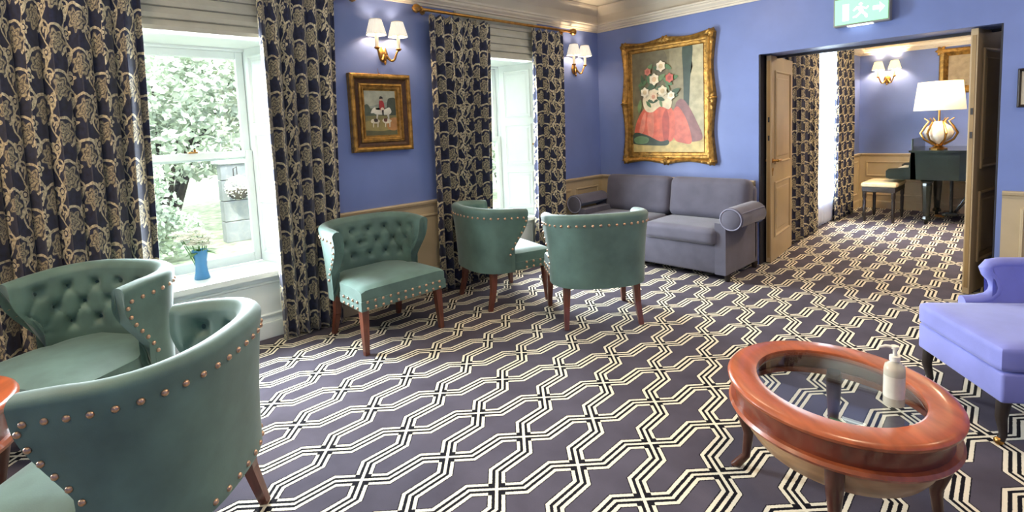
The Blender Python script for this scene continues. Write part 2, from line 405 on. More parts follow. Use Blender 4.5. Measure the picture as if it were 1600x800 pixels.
# cornices
def cornice(name, a, c, z, nrm, mt=None, up=0.19):
    """moulded cornice from a to c (xy) with inward normal nrm"""
    a, c, nrm = Vector((*a, 0)), Vector((*c, 0)), Vector((*nrm, 0))
    prof = [(0.002, z), (.014, z), (.018, z+.018), (.034, z+.022), (.036, z+.034), (.06, z+.052), (.062, z+.07), (.078, z+.074), (.08, z+.092), (.03, z+.10), (.022, z+up), (.03, z+up+.012), (.09, z+up+.075), (.10, z+up+.098), (.002, z+up+.098)]
    bm = B(); R = []
    for p in (a, c): R.append([bm.verts.new(p+nrm*d+Vector((0, 0, zz))) for d, zz in prof])
    n = len(prof)
    for k in range(n): bm.faces.new((R[0][k], R[0][(k+1) % n], R[1][(k+1) % n], R[1][k]))
    bm.faces.new(R[0]); bm.faces.new(R[1][::-1])
    return struct(name, bm, mt or M['cornice'])
CZ = 2.567
cornice('trim_3', (0, YB), (0, 0), CZ, (1, 0)); cornice('trim_4', (0, 0), (XR1, 0), CZ, (0, -1))
cornice('trim_5', (X2, Y2), (XR1, Y2), 2.33, (0, -1)); cornice('trim_6', (X2, .88), (X2, Y2), 2.33, (1, 0))
# wainscot: rail, skirting, raised panels
def wainscot(n0, a, c, nrm, z=RAIL, panels=None, mt=None, two=False):
    a3, c3, nr = Vector((*a, 0)), Vector((*c, 0)), Vector((*nrm, 0)); L = (c3-a3).length; u = (c3-a3).normalized()
    Mx = Matrix(((u.x, 0, nr.x, a3.x), (u.y, 0, nr.y, a3.y), (0, 1, 0, 0), (0, 0, 0, 1)))
    mt = mt or M['beige']; bm = B()
    bx(bm, 0, L, .12, z-.04, 0.0005, .016, Mx=Mx)
    for p0, p1 in (panels or []):
        for q0, q1 in ([(.2, .44), (.49, z-.12)] if two else [(.2, z-.12)]):
            ring_rect(bm, Mx, p0, p1, q0, q1, [(0, .016), (.004, .028), (.016, .030), (.026, .017)])
    struct('trim_%d' % n0, bm, mt)
    bm = B(); R = []
    prof = [(z-.05, .0), (z-.05, .022), (z-.034, .026), (z-.026, .04), (z-.008, .046), (z, .040), (z, .0)]
    for t in (0, L): R.append([bm.verts.new(Mx @ Vector((t, zz, d))) for zz, d in prof])
    n = len(prof)
    for k in range(n): bm.faces.new((R[0][k], R[0][(k+1) % n], R[1][(k+1) % n], R[1][k]))
    bm.faces.new(R[0]); bm.faces.new(R[1][::-1]); struct('trim_%d' % (n0+1), bm, mt)
    bm = B(); R = []
    prof = [(0.0, .0), (0.0, .026), (.10, .026), (.115, .020), (.125, .010), (.125, .0)]
    for t in (0, L): R.append([bm.verts.new(Mx @ Vector((t, zz, d))) for zz, d in prof])
    n = len(prof)
    for k in range(n): bm.faces.new((R[0][k], R[0][(k+1) % n], R[1][(k+1) % n], R[1][k]))
    bm.faces.new(R[0]); bm.faces.new(R[1][::-1]); struct('baseboard_%d' % (n0+1), bm, mt)
wainscot(10, (0, WIN[0][3]), (0, WIN[1][2]), (1, 0), panels=[(.12, .75), (.85, 1.46)])
wainscot(13, (0, WIN[1][3]), (0, 0), (1, 0), panels=[(.1, .52), (.60, 1.03)])
wainscot(16, (0, WIN[2][3]), (0, WIN[0][2]), (1, 0), panels=[(.12, .8), (.9, 1.57)])
wainscot(19, (0, 0), (XL-.03, 0), (0, -1), panels=[(.1, .6), (.7, 1.2), (1.3, 1.78)])
wainscot(22, (XR+.03, 0), (XR1, 0), (0, -1), panels=[(.1, .45), (.53, 1.0), (1.1, 1.6)])
wainscot(25, (X2, Y2), (XR1, Y2), (0, -1), panels=[(.1, 1.0), (1.1, 2.0), (2.1, 3.0)], two=True)
wainscot(28, (X2, W2[1]), (X2, Y2), (1, 0), panels=[(.1, 1.0)])

# windows ----------------------------------------------------------
def sash(bm, x, y0, y1, z0, z1, st, tb, tt, th=.045):
    bx(bm, x, x+th, y0, y0+st, z0, z1, .004); bx(bm, x, x+th, y1-st, y1, z0, z1, .004)
    bx(bm, x, x+th, y0+st, y1-st, z0, z0+tb, .004); bx(bm, x, x+th, y0+st, y1-st, z1-tt, z1, .004)
def window(n, i0, i1, o0, o1):
    root = bpy.data.objects.new('window_%d' % n, None); C.objects.link(root); root['kind'] = 'structure'
    XG = -.42
    bm = B(); bx(bm, XG-.09, XG+.012, i0-.05, i0+.012, SILL, HEADZ, .004); bx(bm, XG-.09, XG+.012, i1-.012, i1+.05, SILL, HEADZ, .004)
    bx(bm, XG-.09, XG+.012, i0, i1, HEADZ-.03, HEADZ+.004, .004)
    obj('window_frame', bm, M['white'], root)
    zm = 1.345
    bm = B(); sash(bm, XG-.035, i0+.014, i1-.014, SILL+.005, zm+.03, .052, .07, .05); obj('lower_sash', bm, M['white'], root)
    bm = B(); sash(bm, XG-.083, i0+.014, i1-.014, zm-.035, HEADZ-.03, .052, .05, .055); obj('upper_sash', bm, M['white'], root)
    bm = B(); bx(bm, XG-.016, XG-.012, i0+.06, i1-.06, SILL+.07, zm-.015); obj('pane', bm, M['pane'], root)
    bm = B(); bx(bm, XG-.064, XG-.060, i0+.06, i1-.06, zm+.01, HEADZ-.08); obj('pane', bm, M['pane'], root)
    bm = B(); box(bm, (XG+.03, (i0+i1)/2, zm+.035), (.05, .06, .012), .004); lathe(bm, [(.006, 0), (.01, .012), (.004, .02)], 10, Matrix.Translation((XG+.03, (i0+i1)/2+.015, zm+.04))); obj('sash_catch', bm, M['brass'], root)
    # sill board
    bm = B(); v = prism(bm, [(-.39, i0-.02), (-.39, i1+.02), (.0, o1-.004), (.035, o1+.03), (.035, o0-.03), (.0, o0+.004)], 2, SILL-.036, SILL+.002)
    obj('window_sill', bm, M['white'], root)
    # panelled apron under the sill
    bm = B(); Mx = frame_m((-.03, o0+.004, 0), (0, 1, 0), (0, 0, 1)); W = o1-o0-.008
    bx(bm, 0, W, 0, SILL-.036, -.028, 0, Mx=Mx); ring_rect(bm, Mx, .1, W-.1, .16, SILL-.08, [(0, 0), (.003, .010), (.014, .012), (.024, .001)])
    bx(bm, 0, W, 0, .12, 0, .02, .004, Mx=Mx); obj('apron_panel', bm, M['white'], root)
    # shutters folded in the splayed reveals
    for yo, yi, sgn in ((o0, i0, 1), (o1, i1, -1)):
        a, c = (Vector((-.008, yo, 0)), Vector((-.405, yi, 0)))
        Mx = frame_m(c if sgn > 0 else a, (a-c) if sgn > 0 else (c-a), (0, 0, 1)); Mx = Mx if True else Mx
        L = (a-c).length; bm = B()
        # face must look into the room
        nrm = Mx.to_3x3() @ Vector((0, 0, 1)); 
        if (nrm.y > 0) != (sgn > 0): Mx = frame_m(a if sgn > 0 else c, (c-a) if sgn > 0 else (a-c), (0, 0, 1))
        bx(bm, .0, L, SILL+.002, HEADZ-.002, .001, .018, .003, Mx=Mx)
        Mp = Mx @ Matrix.Translation((0, 0, .018))
        for p0, p1 in ((SILL+.07, .98), (1.05, 1.50), (1.57, 2.09)):
            panel(bm, Mp, .055, L-.055, p0, p1, .012, .018)
        obj('shutter', bm, M['white'], root)
        bm = B(); lathe(bm, [(.004, 0), (.004, .012), (.011, .02), (.012, .028), (.004, .034)], 12, Mp @ Matrix.Translation((.028 if sgn > 0 else L-.028, 1.28, 0))); obj('knob', bm, M['brass'], root)
    # soffit lining
    bm = B(); prism(bm, [(-.40, i0), (-.40, i1), (-.004, o1), (-.004, o0)], 2, HEADZ-.012, HEADZ-.001); obj('soffit_lining', bm, M['white'], root)
    return root
for k, wdef in enumerate(WIN): window(k+1, *wdef)
# window of the further room
root = bpy.data.objects.new('window_4', None); C.objects.link(root); root['kind'] = 'structure'
bm = B(); sash(bm, X2-.2, W2[0], W2[1], .35, 2.3, .07, .09, .07); bx(bm, X2-.19, X2-.15, W2[0], W2[1], 1.32, 1.37); obj('window_frame', bm, M['white'], root)
bm = B(); bx(bm, X2-.18, X2-.176, W2[0]+.06, W2[1]-.06, .43, 2.24); obj('pane', bm, M['pane'], root)

# double doors, folded back in the opening ---------------------------------
def door_leaf(n, near, far, hgt, face_sign, wide_mat):
    """leaf from its free edge (near) to its hinge edge (far); u runs near->far"""
    near, far = Vector((*near, 0)), Vector((*far, 0)); u = (far-near).normalized(); L = (far-near).length; T = .045
    root = bpy.data.objects.new('door_%d' % n, None); C.objects.link(root); root['kind'] = 'structure'
    nr = Vector((0, 0, 1)).cross(u)   # left of u
    bm = B()
    Mx = Matrix(((u.x, 0, nr.x, near.x), (u.y, 0, nr.y, near.y), (0, 1, 0, .008), (0, 0, 0, 1)))
    bx(bm, 0, L, 0, hgt, -T/2, T/2, .003, Mx=Mx)
    for sg in (1, -1):
        Mp = Mx @ (Matrix.Translation((0, 0, T/2)) if sg > 0 else Matrix(((1, 0, 0, 0), (0, 1, 0, 0), (0, 0, -1, -T/2), (0, 0, 0, 1))))
        st = .12
        for q0, q1 in ((.24, .80), (.98, hgt-.14)):
            ring_rect(bm, Mp, st, L-st, q0, q1, [(0, 0), (0, .010), (.012, .014), (.022, .002), (.026, -.008), (.05, -.008), (.075, .004)])
            r = ring_rect(bm, Mp, st+.075, L-st-.075, q0+.075, q1-.075, [(0, .004), (.001, .004)]); bm.faces.new(r[-1])
    obj('door_leaf', bm, wide_mat, root)
    bm = B(); bx(bm, -.003, .002, .05, hgt-.05, -.012, .012, Mx=Mx)
    bx(bm, -.004, .0, 1.02, 1.09, -.006, .006, Mx=Mx); obj('edge_strip', bm, M['doord'], root)
    bm = B()
    for z in (1.40, 1.22): bx(bm, -.006, -.003, z, z+.05, -.008, .008, Mx=Mx)
    obj('bolt_plate', bm, M['dark'], root)
    return root, Mx, T
d1, Mx, T = door_leaf(1, (1.962, .10), (1.872, .955), 2.045, 1, M['doorp'])
for sg in (1, -1):
    Mp = Mx @ (Matrix.Translation((.055, 0, T/2)) if sg > 0 else Matrix(((1, 0, 0, .055), (0, 1, 0, 0), (0, 0, -1, -T/2), (0, 0, 0, 1))))
    bm = B(); lathe(bm, [(.026, 0), (.026, .006), (.012, .010), (.010, .045)], 16, Mp @ Matrix.Translation((0, 1.02, 0)))
    tube(bm, [Mp @ Vector((0, 1.02, .045)), Mp @ Vector((.03, 1.022, .05)), Mp @ Vector((.09, 1.015, .048)), Mp @ Vector((.125, 1.02, .046))], [.015, .014, .011, .013], 10)
    obj('lever_handle', bm, M['brass'], d1, True)
    bm = B(); lathe(bm, [(.020, 0), (.020, .006), (.007, .009)], 14, Mp @ Matrix.Translation((0, .93, 0))); bx(bm, -.012, .012, .87, .93, 0, .005, .002, Mx=Mp); obj('keyhole_plate', bm, M['brass'], d1, True)
door_leaf(2, (3.455, .05), (3.625, .90), 2.045, -1, M['doorp'])

# ================================================================== TEAL TUFTED ARMCHAIRS
def make_chair(label, group):
    t = thing('tufted_armchair', label, 'armchair', group=group)
    A, YB0, BB = .352, .05, .275       # half width, start of the curve, depth of the curve (outer surface)
    ZB, ZT, ZS = .308, .808, .445
    # plan curve of the shell, local front = -y
    ths = np.linspace(-PI/2, PI/2, 61)
    arc = [(A*math.copysign(abs(math.sin(a))**.78, math.sin(a)), YB0+BB*abs(math.cos(a))**.78) for a in ths]
    def zrow(s): return ZB+(ZT-ZB)*s
    def yfront(z): return YB0+.035-.155*smooth01((z-ZS+.03)/.34)
    def top_drop(f): return -.03*abs(f)**2.2   # wings a little lower than the back
    NS, NW = 22, 9
    def outline(s):
        z = zrow(s); yf = yfront(z)
        left = [(-A, yf+(YB0-yf)*k/NW) for k in range(NW)]; right = [(A, YB0+(yf-YB0)*(k+1)/NW) for k in range(NW)]
        return left+arc+right
    def norms(P):
        N = []
        for i in range(len(P)):
            a, c = P[max(i-1, 0)], P[min(i+1, len(P)-1)]; dx, dy = c[0]-a[0], c[1]-a[1]; l = math.hypot(dx, dy) or 1
            N.append((dy/l, -dx/l))
        return N
    ncol = len(outline(0)); bm = B(); grid = []
    # arc length parameter along the mid height for tufts
    P0 = outline(.7); Ls = [0]
    for i in range(1, ncol): Ls.append(Ls[-1]+math.hypot(P0[i][0]-P0[i-1][0], P0[i][1]-P0[i-1][1]))
    LT = Ls[-1]; Lc = [l-LT/2 for l in Ls]
    DU, ROWS = .145, [.535, .63, .725]
    btn = []
    for r_, z in enumerate(ROWS):
        off = 0 if r_ % 2 else DU/2
        for k in range(-4, 5):
            uu = k*DU+off
            if abs(uu) < LT/2-.13+(z-.535)*.35: btn.append((uu, z))
    def tuft(u, z):
        d = 0
        for bu, bz in btn:
            q = math.hypot(u-bu, z-bz); d += .030*math.exp(-(q/.027)**2)
        if .48 < z < .78:
            fz = smooth01((z-.48)/.04)*smooth01((.78-z)/.05)
            for sg in (1, -1):
                ph = ((u+sg*(z-.63)*(DU/2)/.095)/DU) % 1; e = min(ph, 1-ph)*DU*.8
                d += .009*fz*math.exp(-(e/.009)**2)
        return d
    def lean(s): return .035*s*s
    loops = []
    NI = 44
    for i in range(ncol):
        f = (2*i/(ncol-1)-1); loop = []
        for k in range(NS+1):
            s = k/NS; P = outline(s); N = norms(P); x, y = P[i]; nx, ny = N[i]
            # N points outward for this ordering if nx*x>0 ; ensure
            if nx*x+ny*(y-YB0+.2) < 0: nx, ny = -nx, -ny
            z = zrow(s)+top_drop(f)*s; o = lean(s)
            loop.append(Vector((x+nx*o, y+ny*o, z)))
        s = 1; P = outline(1); N = norms(P); x, y = P[i]; nx, ny = N[i]
        if nx*x+ny*(y-YB0+.2) < 0: nx, ny = -nx, -ny
        th = .074
        top = loop[-1]; cen = top-Vector((nx, ny, 0))*th/2
        for k in range(1, 9):
            a = PI*k/9; loop.append(cen+Vector((nx, ny, 0))*math.cos(a)*th/2+Vector((0, 0, math.sin(a)*.032)))
        for k in range(NI+1):
            s = 1-k/NI*.80; P = outline(s); N = norms(P); x, y = P[i]; nx, ny = N[i]
            if nx*x+ny*(y-YB0+.2) < 0: nx, ny = -nx, -ny
            z = zrow(s)+top_drop(f)*s; tt = .046+.028*smooth01(s)
            o = lean(s)-tt
            if i > 2 and i < ncol-3:
                o += tuft(Lc[i], z) - .008
            loop.append(Vector((x+nx*o, y+ny*o, z)))
        loops.append([bm.verts.new(p) for p in loop])
    n = len(loops[0])
    for a, c in zip(loops, loops[1:]):
        for k in range(n): bm.faces.new((a[k], a[(k+1) % n], c[(k+1) % n], c[k]))
    nrim0, nrim1 = NS, NS+9
    # front faces of the wings
    for L_ in (loops[0], loops[-1]):
        out = L_[:NS+1]; inn = L_[NS+9:]
        try:
            bm.faces.new(L_)
        except Exception: pass
    shell_pts = {'out': [[loops[i][k].co.copy() for k in range(NS+1)] for i in range(ncol)], 'inn': [[loops[i][NS+9+k].co.copy() for k in range(NI+1)] for i in range(ncol)]}
    bmesh.ops.triangulate(bm, faces=[f for f in bm.faces if len(f.verts) > 4])
    obj('backrest', bm, M['teal'], t, True)
    # seat cushion (crowned, follows the shell) and seat rail
    def seat_solid(z0, z1, crown, grow, name, rb):
        bm = B(); nx_, ny_ = 20, 18; rows = {}
        yf, yb = -.315-grow, .235
        def hw(y): 
            q = (y-yf)/(yb-yf); w_ = (.335+grow)-(.02*q)
            if y > 0: w_ = min(w_, .29-.0*q) if y > .05 else (.335+grow)-(.335+grow-.29)*(y/.05)
            if y > .10: w_ *= math.sqrt(max(.05, 1-((y-.10)/.20)**2))
            return w_
        top = []; bot = []
        for j in range(ny_+1):
            v = j/ny_; y = yf+(yb-yf)*v; tr, br = [], []
            for i in range(nx_+1):
                u = 2*i/nx_-1; x = u*hw(y)
                e = min(1, (1-abs(u))*hw(y)/.05); g = min(1, v*(yb-yf)/.05); k = 1-(1-math.sin(PI/2*min(1, e)))*.5-(1-math.sin(PI/2*min(1, g)))*.5
                tr.append(bm.verts.new((x, y, z1-(1-k)*rb+crown*(1-u*u)*(1-(2*v-1)**2)))); br.append(bm.verts.new((x, y, z0)))
            top.append(tr); bot.append(br)
        for j in range(ny_):
            for i in range(nx_):
                bm.faces.new((top[j][i], top[j][i+1], top[j+1][i+1], top[j+1][i])); bm.faces.new((bot[j][i], bot[j+1][i], bot[j+1][i+1], bot[j][i+1]))
        for j in range(ny_):
            bm.faces.new((top[j][0], top[j+1][0], bot[j+1][0], bot[j][0])); bm.faces.new((top[j][-1], bot[j][-1], bot[j+1][-1], top[j+1][-1]))
        for i in range(nx_):
            bm.faces.new((top[0][i], bot[0][i], bot[0][i+1], top[0][i+1])); bm.faces.new((top[-1][i], top[-1][i+1], bot[-1][i+1], bot[-1][i]))
        return obj(name, bm, M['teal'], t, True)
    seat_solid(.372, .458, .022, .0, 'seat_cushion', .03)
    seat_solid(.308, .376, 0, .006, 'seat_rail', .004)
    # buttons on the inner face
    bm = B(); lathe(bm, [(.0001, -.004), (.010, -.003), (.011, .002), (.007, .006), (.0001, .007)], 10); b0 = None
    k_of = lambda z, i: min(range(NI+1), key=lambda k: abs(shell_pts['inn'][i][k].z-z))
    for bu, bz in btn:
        i = min(range(ncol), key=lambda q: abs(Lc[q]-bu)); k = k_of(bz, i); p = shell_pts['inn'][i][k]
        a, c = shell_pts['inn'][max(i-2, 0)][k], shell_pts['inn'][min(i+2, ncol-1)][k]
        tg = (c-a); tg.z = 0; tg.normalize(); nn = Vector((-tg.y, tg.x, 0)); cc = Vector((0, -.05, p.z))
        if nn.dot(cc-p) < 0: nn = -nn
        Mx = Matrix.Translation(p+nn*.002) @ nn.to_track_quat('Z', 'Y').to_matrix().to_4x4()
        if b0 is None:
            b0 = obj('button', bm, M['teal_d'], t, True); b0.matrix_local = Mx
        else: inst('button', b0, t, Mx)
    # nail heads
    bm = B(); lathe(bm, [(.0105, 0), (.0098, .0035), (.0065, .007), (.0001, .0088)], 10); n0 = None; cnt = 0
    hem = [0]
    def nail(p, nn, n0):
        Mx = Matrix.Translation(p) @ nn.to_track_quat('Z', 'Y').to_matrix().to_4x4()
        if n0 is None:
            n0 = obj('nail', bm, M['nail'], t, True); n0.matrix_local = Mx; q = n0
        else: q = inst('nail', n0, t, Mx)
        if hem[0]: q['hem'] = 1
        return n0
    def along(pts, step, ns):
        nonlocal n0
        acc = step*.5; 
        for (p, q), nn in zip(zip(pts, pts[1:]), ns):
            l = (q-p).length; s_ = acc
            while s_ < l:
                n0 = nail(p+(q-p)*(s_/l)+nn*.0005, nn, n0); s_ += step
            acc = s_-l
    # along the outer rim
    row = [shell_pts['out'][i][NS-2].copy() for i in range(1, ncol-1)]
    ns = []
    for i in range(len(row)-1):
        tg = row[i+1]-row[i]; tg.z = 0; tg.normalize(); nn = Vector((-tg.y, tg.x, 0)); mid = row[i]-Vector((0, -.05, row[i].z))
        if nn.dot(Vector((mid.x, mid.y, 0))) < 0: nn = -nn
        ns.append(nn)
    along(row, .056, ns)
    rowb = [shell_pts['out'][i][1].copy() for i in range(1, ncol-1)]
    hem[0] = 1; along(rowb, .062, ns); hem[0] = 0
    # down both wing edges on the outside
    for ci, sx in ((0, -1), (ncol-1, 1)):
        col = [shell_pts['out'][ci][k]+Vector((0, .016, 0)) for k in range(NS-2, 4, -1)]
        along(col, .05, [Vector((sx, 0, 0))]*len(col))
    # two rows on the seat rail: front and sides
    for z in (.322, .365):
        along([Vector((-.325, -.3215, z)), Vector((.325, -.3215, z))], .058, [Vector((0, -1, 0))])
        for sx in (-1, 1): along([Vector((sx*.341, -.30, z)), Vector((sx*.334, -.04, z))], .066, [Vector((sx, 0, 0))])
    # legs
    for sx in (-1, 1):
        bm2 = B(); frust(bm2, (sx*.298, -.265, .315), (sx*.308, -.283, 0), .036, .022, 4, PI/4); obj('leg', bm2, M['legwood'], t)
        bm2 = B(); tube_pts = [(sx*.255, .20, .315), (sx*.262, .212, .16), (sx*.275, .252, 0)]
        a1 = frust(bm2, tube_pts[0], tube_pts[1], .036, .029, 4); frust(bm2, tube_pts[1], tube_pts[2], .029, .022, 4); obj('leg', bm2, M['legwood'], t)
    return t
def face(fx, fy): return math.atan2(fx, -fy)
CH = 'teal tufted armchairs'
chair = make_chair('teal tufted armchair seen from behind in the left foreground with large copper nails', None)
chair.location = (1.815, -5.01, 0); chair.rotation_euler = (0, 0, face(-.651, -.76))
CHAIRS = [
    ((.68, -5.10, 0), face(.55, -.83), 'teal tufted armchair under the long curtain at far left, its seat facing the foreground chair'),
    ((.52, -3.385, 0), face(1, .02), 'teal tufted armchair below the small hunting picture, its seat lit bright'),
    ((.618, -2.307, 0), face(.22, .975), 'teal tufted armchair seen from its side in front of the second window'),
    ((1.514, -2.139, 0), face(-.785, .62), 'teal armchair with its plain back turned, standing in front of the grey sofa'),
]
for l, r, lab in CHAIRS: dup(chair, l, r, lab)

# ================================================================== SOFA
def soft(bm, x0, x1, y0, y1, z0, z1, bev, crown=0, cax=2):
    N = 16; pool = {}
    def gv(i, j, k):
        if (i, j, k) not in pool: pool[(i, j, k)] = bm.verts.new((2*i/N-1, 2*j/N-1, 2*k/N-1))
        return pool[(i, j, k)]
    for ax in range(3):
        for side in (0, N):
            for p in range(N):
                for q in range(N):
                    cs = []
                    for dp, dq in ((0, 0), (1, 0), (1, 1), (0, 1)):
                        c_ = [0, 0, 0]; c_[ax] = side; c_[(ax+1) % 3] = p+dp; c_[(ax+2) % 3] = q+dq; cs.append(gv(*c_))
                    bm.faces.new(cs if side else cs[::-1])
    seen = list(pool.values())
    hx, hy, hz = (x1-x0)/2, (y1-y0)/2, (z1-z0)/2; cx, cy, cz = (x0+x1)/2, (y0+y1)/2, (z0+z1)/2
    h = (hx, hy, hz)
    for v in seen:
        p = [v.co[k]*h[k] for k in range(3)]
        core = [max(-(h[k]-bev), min(h[k]-bev, p[k])) for k in range(3)]
        d = Vector([p[k]-core[k] for k in range(3)])
        if d.length > 1e-9: d = d.normalized()*bev
        q = Vector(core)+d
        if crown:
            o_ = [k for k in range(3) if k != cax]
            f = max(0, 1-(v.co[o_[0]])**2)*max(0, 1-(v.co[o_[1]])**2)
            q[cax] += crown*f*(v.co[cax])
        v.co = Vector((cx, cy, cz))+q
    return list(seen)
sofa = thing('sofa', 'grey blue two seater sofa with rolled arms under the large gilt framed painting', 'sofa', (1.08, -.42, 0))
# local: x -0.93..0.93, y -0.37 (front) .. 0.37 (wall)
def sofa_parts():
    hw = .895
    bm = B(); bx(bm, -hw+.065, hw-.065, -.345, .365, .06, .325, .02, 3); obj('base', bm, M['sofa'], sofa, True)
    bm = B(); soft(bm, -hw+.14, -.002, -.385, .17, .325, .475, .045, .018); obj('seat_cushion', bm, M['sofa'], sofa, True)
    bm = B(); soft(bm, .002, hw-.14, -.385, .17, .325, .475, .045, .018); obj('seat_cushion', bm, M['sofa'], sofa, True)
    Rb = Matrix.Translation((0, .20, .46)) @ Matrix.Rotation(math.radians(-10), 4, 'X')
    for a, c in ((-hw+.07, -.002), (.002, hw-.07)):
        bm = B(); vs = soft(bm, a, c, -.10, .09, 0.0, .415, .07, .022, 1); xf(bm, vs, Rb); obj('back_cushion', bm, M['sofa'], sofa, True)
    bm = B(); bx(bm, -hw+.06, hw-.06, .27, .375, .06, .80, .04, 4); obj('back_frame', bm, M['sofa'], sofa, True)
    for sx in (-1, 1):
        # side panel and rolled arm
        bm = B()
        prof = []
        xo = hw-.06; cxr, czr, rr = hw-.01, .575, .105
        pts = [(hw-.16, .06), (hw-.16, .52)]
        for k in range(13):
            a = PI-.2-(PI*1.12)*k/12; pts.append((cxr+rr*math.cos(a)*1.05, czr+rr*math.sin(a)))
        side = [(sx*(hw-.16), .06), (sx*(hw-.16), .53), (sx*xo, .53), (sx*xo, .06)]
        prism(bm, side, 1, -.348, .36)
        roll = [(sx*x, z) for x, z in pts[2:]]
        prism(bm, roll, 1, -.35, .16)
        lathe(bm, [(.106, .0), (.098, .022), (.07, .045), (.03, .055), (.0001, .057)], 24, Matrix.Translation((sx*cxr, .155, czr)) @ Matrix.Rotation(-PI/2, 4, 'X'))
        obj('arm', bm, M['sofa'], sofa, True)
        # round front facing of the arm with piping
        bm = B(); lathe(bm, [(.0001, -.012), (.075, -.010), (.092, -.002), (.096, .004)], 28, Matrix.Translation((sx*cxr, -.352, czr)) @ Matrix.Rotation(PI/2, 4, 'X') @ Matrix.Scale(-1, 4, (0, 0, 1))); f = obj('arm_front', bm, M['sofa'], sofa, True)
        bm = B(); tube(bm, [(sx*cxr+.094*math.cos(2*PI*k/28), -.356, czr+.094*math.sin(2*PI*k/28)) for k in range(29)], .006, 6, False); obj('piping', bm, M['piping'], sofa, True)
        bm = B(); tube(bm, [(sx*(cxr+.086*1.1), -.34+.49*k/8, czr+.062) for k in range(9)], .004, 6); obj('arm_seam', bm, M['piping'], sofa, True)
    for sx, sy in ((-1, -1), (1, -1), (-1, 1), (1, 1)):
        bm = B(); frust(bm, (sx*.83, sy*.30, .06), (sx*.83, sy*.30, 0), .03, .022, 12); obj('foot', bm, M['dark'], sofa)
sofa_parts()

# ================================================================== OVAL COFFEE TABLES
TD = math.atan2(.663, -.748)
DRUM0 = math.atan2(-.97, .25)-PI/2-TD-.04    # legs: one towards the room centre, one to each side
def make_table(label, loc, rz):
    t = thing('coffee_table', label, 'coffee table', loc, rz)
    a, c = .395, .362; H = .46
    def ell(bm, prof, n=72, close=True):
        rings = []
        for d, z in prof: rings.append([bm.verts.new(((a+d)*math.cos(2*PI*k/n), (c+d)*math.sin(2*PI*k/n), z)) for k in range(n)])
        pr = list(zip(rings, rings[1:]))+([(rings[-1], rings[0])] if close else [])
        for p, q in pr:
            for k in range(n): bm.faces.new((p[k], p[(k+1) % n], q[(k+1) % n], q[k]))
        return rings
    bm = B(); ell(bm, [(-.105, H-.028), (-.105, H-.003), (-.098, H), (-.02, H), (-.006, H-.004), (0, H-.012), (-.002, H-.022), (-.010, H-.028)]); obj('top_rim', bm, M['cherry'], t, True)
    bm = B(); n = 72
    for z in (H-.018, H-.009):
        pass
    r = []
    for z in (H-.018, H-.008): r.append([bm.verts.new(((a-.104)*math.cos(2*PI*k/n), (c-.104)*math.sin(2*PI*k/n), z)) for k in range(n)])
    for k in range(n): bm.faces.new((r[0][k], r[0][(k+1) % n], r[1][(k+1) % n], r[1][k]))
    bm.faces.new(r[0][::-1]); bm.faces.new(r[1]); obj('glass_top', bm, M['tglass'], t)
    bm = B(); ell(bm, [(-.105, H-.036), (-.100, H-.026), (-.108, H-.026)]); obj('glass_bead', bm, M['cherry_d'], t, True)
    bm = B(); ell(bm, [(-.045, H-.028), (-.022, H-.028), (-.030, H-.060), (-.030, H-.105), (-.045, H-.105)]); obj('apron', bm, M['cherry_d'], t, True)
    bm = B(); ell(bm, [(-.055, H-.102), (-.012, H-.102), (-.004, H-.112), (-.012, H-.124), (-.055, H-.124)]); obj('lower_moulding', bm, M['cherry'], t, True)
    for a0 in (DRUM0, DRUM0+PI/2):
        bm = B(); prof = [(-.05, H-.122), (-.044, H-.130), (-.052, H-.165), (-.072, H-.205), (-.092, H-.232), (-.106, H-.232), (-.088, H-.20), (-.066, H-.165), (-.062, H-.122)]; rows = []
        for k in range(19):
            an = a0+.02+(PI/2-.04)*k/18; rows.append([bm.verts.new(((a+d)*math.cos(an), (c+d)*math.sin(an), z)) for d, z in prof])
        for p, q in zip(rows, rows[1:]):
            for k in range(len(prof)): bm.faces.new((p[k], p[(k+1) % len(prof)], q[(k+1) % len(prof)], q[k]))
        bm.faces.new(rows[0]); bm.faces.new(rows[-1][::-1])
        obj('shaped_panel', bm, M['palewood'], t, True)
    for k in range(4):
        an = DRUM0+PI/2*k; ca, sa = math.cos(an), math.sin(an)
        def P(r_, z): return ((a+r_)*ca, (c+r_)*sa, z)
        bm = B(); tube(bm, [P(-.060, H-.10), P(-.047, H-.13), P(-.050, H-.2), P(-.075, H-.30), P(-.065, .06), P(-.03, .012), P(-.012, 0)], [.026, .030, .028, .020, .016, .018, .012], 10)
        obj('leg', bm, M['legdark'], t, True)
    return t
TAB = make_table('round reddish wood coffee table with inset glass top in right foreground', (3.372, -3.105, 0), TD)
TAB2 = dup(TAB, (1.34, -5.61, 0), TD+.3, 'red wood side table cut off at the left edge between two teal armchairs')
TAB2.scale = (.83, .83, 1.3)

# pump bottle on the table
bt = thing('pump_bottle', 'cloudy plastic pump bottle standing on the glass coffee table', 'bottle', (3.556, -3.128, .453))
bm = B(); lathe(bm, [(.0001, 0), (.028, 0), (.031, .004), (.031, .125), (.028, .14), (.014, .152), (.013, .158), (.0001, .158)], 24); obj('body', bm, M['bottle'], bt, True)
bm = B(); lathe(bm, [(.0001, .156), (.016, .156), (.016, .172), (.006, .174), (.006, .195), (.011, .197), (.012, .207), (.0001, .209)], 20); tube(bm, [(0, 0, .203), (-.025, -.01, .204), (-.042, -.018, .197)], [.006, .005, .004], 8); obj('pump', bm, M['key'], bt, True)
bm = B(); n = 24; r0 = [];
for z in (.03, .105): r0.append([bm.verts.new((.0314*math.cos(2*PI*k/n), .0314*math.sin(2*PI*k/n), z)) for k in range(n)])
for k in range(n): bm.faces.new((r0[0][k], r0[0][(k+1) % n], r0[1][(k+1) % n], r0[1][k]))
